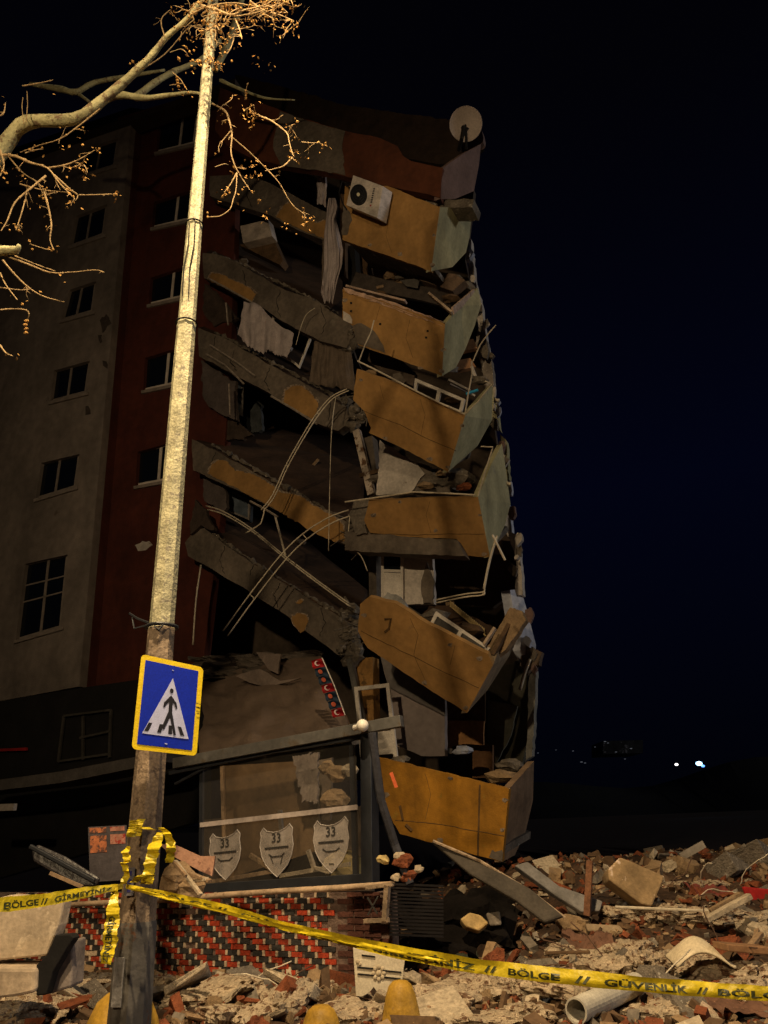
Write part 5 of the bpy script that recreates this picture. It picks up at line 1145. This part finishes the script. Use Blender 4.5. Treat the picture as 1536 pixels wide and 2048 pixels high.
# overturned cream piece at left
fu = empty('broken_furniture', at(60,1990,7.6), 'overturned cream boxy furniture with a black gap at the lower left', 'furniture')
cream = mat('cream_panel', (.50, .40, .29), rough=.6, var=.25, scale=3, bump=.3, col2=(.66, .54, .40), thresh=.55)
def qd(l, Yv, th, name, m_, bev=.02): return build(MB().prism([at(x, y, (Yv[i] if isinstance(Yv, list) else Yv)) for i, (x, y) in enumerate(l)], V((.02, th, 0))), name, m_, fu, bevel=bev)
qd([(20,1790),(128,1800),(118,1850),(92,1912),(-40,1925),(-20,1800)], 7.6, .16, 'upper_panel', cream)
qd([(-40,1935),(72,1936),(70,1985),(40,1992),(-40,2002)], 7.45, .4, 'lower_panel', mat('cream_panel2', (.46, .36, .26), scale=3, bump=.3), .03)
qd([(128,1885),(148,1880),(142,1975),(95,1990),(86,1986),(105,1930)], 7.62, .25, 'side_panel', mat('grey_cream_panel', (.24, .20, .18), scale=3), .02)
qd([(140,1868),(148,1876),(134,1896),(105,1945),(92,1990),(72,1992),(72,1930),(92,1912),(110,1870)], 7.50, .1, 'dark_gap_plate', black, .01)  # black plate set in as the dark gap between the panels
# tilted dark panel, posters, splintered wood by the pole
block([(62,1702),(74,1688),(130,1712),(200,1756),(190,1772),(150,1772),(66,1722)], 8.3, .05, 'dark_panel', mat('black_gloss_panel', (.035, .032, .035), rough=.35, scale=4, col2=(.3, .25, .2), thresh=.7), 'tilted black panel with a chipped edge left of the pole', 'panel', .2)
m = MB(); m.bar(at(100,1746,8.2), at(165,1774,8.2), .025, .03); build(m, 'batten', wood, label='thin pale batten under the tilted black panel', cat='batten')
po = empty('poster_board', at(215,1760,9.0), 'dark poster board with four orange and pink pictures left of the lamp pole', 'poster board')
pq = [at(x, y, 9.0) for x, y in ((176,1654),(252,1650),(254,1760),(180,1764))]
pb_ = lambda s, t, l=0: (pq[0]*(1-s)+pq[1]*s)*(1-t)+(pq[3]*(1-s)+pq[2]*s)*t + V((0, -l, 0))
build(MB().prism([pb_(0, 0), pb_(1, 0), pb_(1, 1), pb_(0, 1)], V((0, .03, 0))), 'board', mat('board_grey', (.07, .06, .065), scale=4), po)
pic1 = mat('orange_picture', (.42, .14, .06), scale=9, col2=(.10, .05, .04), thresh=.5, bump=0); pic2 = mat('pink_picture', (.38, .17, .12), scale=9, col2=(.30, .03, .02), thresh=.53, bump=0)  # pictures coloured orange and pink, blotched at random
for (a, b, c, d, mm) in ((.04,.02,.48,.12,pic1), (.58,.02,.96,.10,pic2), (.04,.17,.48,.48,pic1), (.58,.16,.98,.34,pic2)):
    build(MB().prism([pb_(a, b, .004), pb_(c, b, .004), pb_(c, d, .004), pb_(a, d, .004)], V((0, .003, 0))), 'picture', mm, po)
sal = mat('salmon_board', (.40, .22, .15), scale=4, col2=(.2, .1, .07), thresh=.56)
block([(318,1688),(352,1690),(400,1712),(430,1712),(424,1752),(400,1742),(345,1712)], 8.6, .05, 'torn_board', sal, 'torn salmon pink board behind the lamp pole', 'board', .1)
for i, (a, b, w_, mm, lb) in enumerate([((350,1722),(402,1790),.04,whiterub,'white splintered lath leaning right of the pole'), ((346,1722),(372,1752),.03,wood,'short splintered lath beside the white one'), ((366,1742),(420,1762),.05,wood,'broken timber lying behind the splintered laths'), ((380,1764),(414,1758),.04,whiterub,'small white stick under the salmon board')]):
    build(MB().bar(at(*a, 8.2), at(*b, 8.0), w_, .03), 'broken_lath', mm, label=lb, cat='lath', bevel=.004)
for i, (x, y, r_, lb) in enumerate([(352,1756,.17,'crumpled tan lump behind the pole under the salmon board'), (378,1778,.14,'smaller crumpled lump at the sill behind the pole')]):
    build(MB().ball(at(x, y, 8.5), r_, (1, .8, .9), 9, 7, .25), 'plaster_lump', tanrub, label=lb, cat='lump')
# debris caught between the shop post and the lowest balcony
for i, (x, y, r_, mm, d) in enumerate([(768,1720,.06,mat('golden_sack', (.50, .38, .16)),'pointed golden shard right of the shop post'), (800,1712,.05,whiterub,'white crooked shard under the lowest balcony left end'), (808,1722,.09,brickrub,'orange-brown lump under the white crooked shard'), (816,1752,.07,brickrub,'dark orange lump lower beside the shop post'), (792,1754,.05,whiterub,'tiny white chip between the lumps near the shop post'), (838,1738,.05,whiterub,'tiny pale chip right of the orange-brown lump')]):
    build(MB().ball(at(x, y, 9.2), r_, (1.2, .8, .8), 6, 5, .35), 'plaster_lump', mm, label=d, cat='lump')
m = MB(); m.tube([at(744,1465,9.1), at(762,1600,9.2), at(790,1690,9.3), at(820,1768,9.2)], .05, 7); build(m, 'hanging_sheet', mat('dark_cloth', (.035, .035, .045)), label='dark twisted cloth trailing down right of the shop post', cat='cloth')
m = MB(); m.bar(at(782,1545,9.4), at(793,1575,9.4), .035, .02); build(m, 'orange_stick', mat('orange_stick', (.7, .14, .05), bump=0), label='short orange stick before the lowest balcony left end', cat='stick')

# ------------------------------------------------------------------ rubble: individual pieces, then the fragments nobody could count
kinds = [(whiterub, 'white plaster piece', chunk_mesh(1, .5), 'white plaster pieces on the heap'), (tanrub, 'tan plaster piece', chunk_mesh(2, .7), 'tan plaster pieces on the heap'), (brickrub, 'broken red brick', boxy(3), 'broken red bricks on the heap'),
         (conc, 'grey concrete piece', boxy(4, 1, .8, .5, .3), 'grey concrete pieces on the heap'), (wood, 'splintered timber piece', boxy(5, 1.6, .22, .12, .06), 'splintered timber pieces on the heap'), (whiterub, 'flat white plaster flake', boxy(6, 1, .8, .14, .2), 'flat white plaster flakes on the heap'), (brickrub, 'reddish tile shard', boxy(7, .9, .7, .10, .2), 'reddish tile shards on the heap')]
def heap(seed):
    m_ = MB(); m_.ball(V((0, 0, 0)), 1, (1.2, 1, .42), 40, 22, 0); out = []
    for v in m_.v:
        k = 1 + .45*noise.noise(v*1.6+V((seed*7, 0, 0))) + .25*noise.noise(v*4.5+V((seed, 3, 0))) + .14*noise.noise(v*11) + .08*noise.noise(v*25)
        out.append(V((v.x*k, v.y*k, v.z*k)))
    m_.v = out; return m_
kinds += [(mat('crumbled_plaster', (.38, .30, .21), var=.35, scale=2, bump=.8, bscale=10, col2=(.13, .07, .04), thresh=.53, fine=.3), 'mound of crumbled white plaster', heap(i_), 'mounds of crumbled plaster') for i_ in (1, 2, 3)]
protos = []
for mm, lb, mesh, gp in kinds:
    o = build(mesh, 'plaster_mound' if 'mound' in lb else 'rubble_piece', mm, cat='rubble', loc=V((0, 0, 0)), bevel=0 if 'mound' in lb else .05); protos.append(o)
used = set()
def zone(x, y):
    ty = 1780 + (x-260)*.17
    if x < 240: return 'at the lower left beside the cream furniture'
    if x < 700: return 'on the ground before the patterned brick wall'
    if x < 880: return 'around the white carved panel and tall bollard'
    if y < 1800: return 'along the heap skyline under the dark sky' if x > 1060 else 'on the heap below the lowest balcony'
    if y < ty: return 'on the heap above the tape, ' + ('right part' if x > 1240 else 'middle part')
    return 'on the heap below the tape, ' + ('right of the pipe mouth' if x > 1200 else 'left of the pipe mouth')
def drop(px, py, s, k):
    p = ghit(px, py)
    if p.y > 17: return
    if k in used: c = protos[k].copy(); scn.collection.objects.link(c)
    else: c = protos[k]; used.add(k)
    lb, gp = kinds[k][1], kinds[k][3]; z_ = zone(px, py)
    c['label'] = lb + ' ' + z_; c['group'] = gp.split(' on the heap')[0] + ' ' + z_
    m_ = k >= 7
    c.location = p + V((0, 0, s*(.05 if m_ else .18))); c.scale = (s*rnd.uniform(.8, 1.3), s*rnd.uniform(.7, 1.2), s*rnd.uniform(.7, 1.2)); c.rotation_euler = (rnd.uniform(-.15, .15) if m_ else rnd.uniform(-.6, .6), rnd.uniform(-.15, .15) if m_ else rnd.uniform(-.6, .6), rnd.uniform(0, 6.28))
for i in range(280):
    if i < 205: x, y = rnd.uniform(850, 1536), 1730 + 318*rnd.random()**.9
    else: x, y = rnd.uniform(0, 850), rnd.uniform(1968, 2048)
    if 820 < x < 1010 and 1760 < y < 1900: continue
    s_ = rnd.uniform(.03, .09)*(1 if rnd.random() < .78 else 2.3)
    drop(x, y, s_, rnd.choice((0, 1, 2, 2, 3, 4, 5, 6)))
for (x, y, s_, k) in ((1250,1905,.22,7),(1290,1925,.25,8),(1330,1930,.22,9),(1390,1935,.3,7),(1450,1950,.3,8),(1180,1925,.22,9),(1120,1905,.16,7),(1200,1962,.34,9),(1080,1960,.26,7),(1140,1985,.3,8),(950,1985,.30,7),(1010,1985,.28,8),(905,2010,.3,9),(880,2045,.24,5),(1050,2035,.24,8),(990,2050,.24,9),(720,2030,.3,8),(600,1992,.3,5),(560,2020,.34,7),(480,2005,.30,8),(430,1992,.3,9),(380,1985,.3,5),(345,1990,.26,7),(690,2050,.28,9),(190,1975,.28,9),(150,1995,.22,5),(120,2020,.3,7),(60,2025,.3,8),(20,2045,.3,9),(1310,1930,.14,2),(1390,1960,.13,2),(1250,1955,.12,2),(1340,1742,.2,0),(1340,1775,.2,7),(1100,1745,.2,5),(1370,1745,.22,1),(1460,1750,.25,3),(1420,1775,.22,8),(1510,1725,.3,3),(1300,1830,.24,9),(1360,1835,.26,7),(1440,1840,.26,8),(1500,1850,.2,9),(1240,1830,.2,8),(520,1985,.26,9),(640,1985,.2,8),(300,1975,.2,8),(1500,1990,.26,7),(1330,2030,.24,9),(450,2040,.28,7)):
    drop(x, y, s_, k)
# black things in the hollow beside the shop post
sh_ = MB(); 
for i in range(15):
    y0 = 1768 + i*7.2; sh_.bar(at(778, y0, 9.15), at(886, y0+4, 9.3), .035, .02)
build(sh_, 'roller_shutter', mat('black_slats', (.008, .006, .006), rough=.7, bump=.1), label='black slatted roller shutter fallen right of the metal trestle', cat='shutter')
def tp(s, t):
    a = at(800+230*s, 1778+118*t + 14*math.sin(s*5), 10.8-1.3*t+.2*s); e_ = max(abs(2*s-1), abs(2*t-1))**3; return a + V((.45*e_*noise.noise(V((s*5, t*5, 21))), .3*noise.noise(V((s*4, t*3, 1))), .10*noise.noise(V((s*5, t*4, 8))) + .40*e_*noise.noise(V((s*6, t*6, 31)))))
build(MB().grid(tp, 30, 20, V((0, .03, -.01))), 'shade_sheet', mat('hollow_shade_black', (.006, .0045, .004), rough=.9, var=.4, bump=.8, spec=.1), label='black crumpled sheet standing in for shade in the hollow under the lowest balcony', cat='shade_sheet')  # black sheet added as the shade of the hollow

st = MB(); cnt = 0; rr = random.Random(5)
while cnt < 11000:
    y_ = 6.3 + 10.5*rr.random()**1.1; x_ = rr.uniform(-.56, .60)*y_
    if x_ < -.1 and y_ > 9.7 + (-.4*x_)*1.0: continue
    d = noise.noise(V((x_*1.3, y_*1.3, 11)))
    if rr.random() > .62 + d: continue
    hollow = math.exp(-(((x_-.9)/.7)**2 + ((y_-11.3)/1.2)**2))
    if rr.random() < hollow: continue
    s = .010 + .055*rr.random()**3.0; 
    if rr.random() < .05: s *= 2.2
    w3 = noise.noise(V((x_*.9+9, y_*1.4, 2)))
    st.cur = rr.choices((0, 1, 2, 3, 4), (.5+6*max(0, w3), 1.6, 2.4+2*max(0, -w3), 1.3, 4.0))[0]
    c = V((x_, y_, terr(x_, y_) + s*.4)); a = V((rr.gauss(0, 1), rr.gauss(0, 1), rr.gauss(0, .5))).normalized(); b = a.cross(V((rr.gauss(0, 1), rr.gauss(0, 1), rr.gauss(0, 1)))).normalized(); e_ = a.cross(b)
    l1 = s*rr.uniform(.8, 2.0); l2 = s*rr.uniform(.5, 1.1); l3 = s*rr.uniform(.25, .8)
    vs = [c + a*i*l1*rr.uniform(.6, 1.1) + b*j*l2*rr.uniform(.6, 1.1) + e_*k*l3*rr.uniform(.6, 1.1) for k in (-1, 1) for j in (-1, 1) for i in (-1, 1)]
    st.add(vs, [[0,1,3,2],[4,6,7,5],[0,4,5,1],[2,3,7,6],[0,2,6,4],[1,5,7,3]]); cnt += 1
build(st, 'rubble', [whiterub, tanrub, brickrub, conc, dwood], kind='stuff', label='loose fragments of plaster, brick and wood covering the ground', cat='rubble', loc=V((0, 0, 0)))

# ------------------------------------------------------------------ far lights and the dim wall beyond
def farpt(px, py, Y): return at(px, py, Y)
for (x, y, r_, col, e_, lb) in ((1353,1529,.22,(1, .95, .9),3,'tiny white light far off on the dark hillside'), (1398,1527,.40,(.35, .65, 1),5,'bluish white light cluster far off on the dark hillside'), (1406,1532,.22,(.1, .3, 1),3,'small deep blue light below the bluish cluster')):
    c = farpt(x, y, 200); m = MB().ball(c, r_*1.6, (1.3, 1, .8), 8, 6); 
    build(m, 'distant_lamp', mat('far_light_%d' % x, (.5, .5, .5), emit=col+(e_,), bump=0), label=lb, cat='lamp')
P4_ = [farpt(x, y, 200) for x, y in ((1206,1482),(1286,1480),(1286,1506),(1206,1508))]
fb = MB().prism(P4_, V((0, 12, 0))); build(fb, 'distant_building', mat('lit_patch_far_wall', (.035, .035, .04), scale=.35, var=.8, col2=(.30, .30, .33), thresh=.58, bump=0), label='faint dim building wall on the hillside right of the ruin', cat='building')  # pale patches are lit parts of the wall put into its colour

for i, (x, y, r_) in enumerate(((1163,1524,.10), (1170,1526,.08), (1210,1483,.09), (1216,1486,.07), (1190,1494,.06), (1250,1518,.07), (1076,1506,.06), (1112,1500,.05), (1146,1502,.07), (1232,1504,.08), (1262,1497,.09))):
    build(MB().ball(farpt(x, y, 198), r_*1.5, (2.4, 1, .6), 6, 4), 'distant_lamp', mat('faint_far_light', (.3, .3, .3), emit=(.8, .85, 1, .10), bump=0), label='faint grey glint scattered on the dark hillside right of the ruin', cat='lamp', group='faint glints on the hillside')

rbm = mat('dark_rebar', (.10, .055, .035), rough=.8, bump=.2)
for i in range(34):
    x, y = (rnd.uniform(900, 1530), rnd.uniform(1745, 2030)) if i < 26 else (rnd.uniform(340, 860), rnd.uniform(1975, 2040))
    p = ghit(x, y, .03); d = V((rnd.uniform(-1, 1), rnd.uniform(-.4, .4), rnd.uniform(.0, .5))).normalized(); P = [p - d*.05]
    for k in range(7): d = (d + V((rnd.uniform(-.45, .45), rnd.uniform(-.3, .3), rnd.uniform(-.5, .32)))).normalized(); P.append(P[-1] + d*rnd.uniform(.05, .12))
    build(MB().tube(P, .007, 5), 'bent_rebar', rbm if i % 3 else rodm, label='bent steel bar sticking out ' + zone(x, y), cat='steel bar', group='bent steel bars ' + zone(x, y), smooth=True)
for (x, y, w_, h_, mm, lb) in ((1180,1900,.5,.3,mat('brown_cloth', (.14, .07, .045), scale=4),'brown crumpled cloth on the heap above the tape'), (1420,1790,.5,.3,mat('dusty_red_cloth', (.16, .04, .03), scale=4),'dusty dark red cloth near the thick pale beam'), (1120,1985,.4,.3,mat('dusty_blue_cloth', (.07, .08, .11), scale=4),'dusty blue cloth left of the pipe mouth'), (520,1985,.7,.3,mat('grey_sacking', (.30, .24, .17), scale=4),'pale grey sacking spread before the patterned brick wall'), (930,1935,.35,.25,mat('dark_green_cloth', (.05, .055, .035), scale=4),'dark green cloth just above the tape near the cabinet panel'), (1480,2030,.5,.4,mat('brown_cloth', (.14, .07, .045)),'brown cloth in the lower right corner')):
    p = ghit(x, y)
    def cf(s_, t_): 
        u_ = p.x + (s_-.5)*w_; v_ = p.y + (t_-.5)*h_*1.6; return V((u_ + .05*noise.noise(V((s_*4, t_*4, 1))), v_, terr(u_, v_) + .05 + .10*abs(noise.noise(V((s_*3+x, t_*3, 5)))) + .05*noise.noise(V((s_*8, t_*6+y, 5)))))
    build(MB().grid(cf, 26, 18, V((0, 0, -.006))), 'crumpled_cloth', mm, label=lb, cat='cloth', smooth=True)
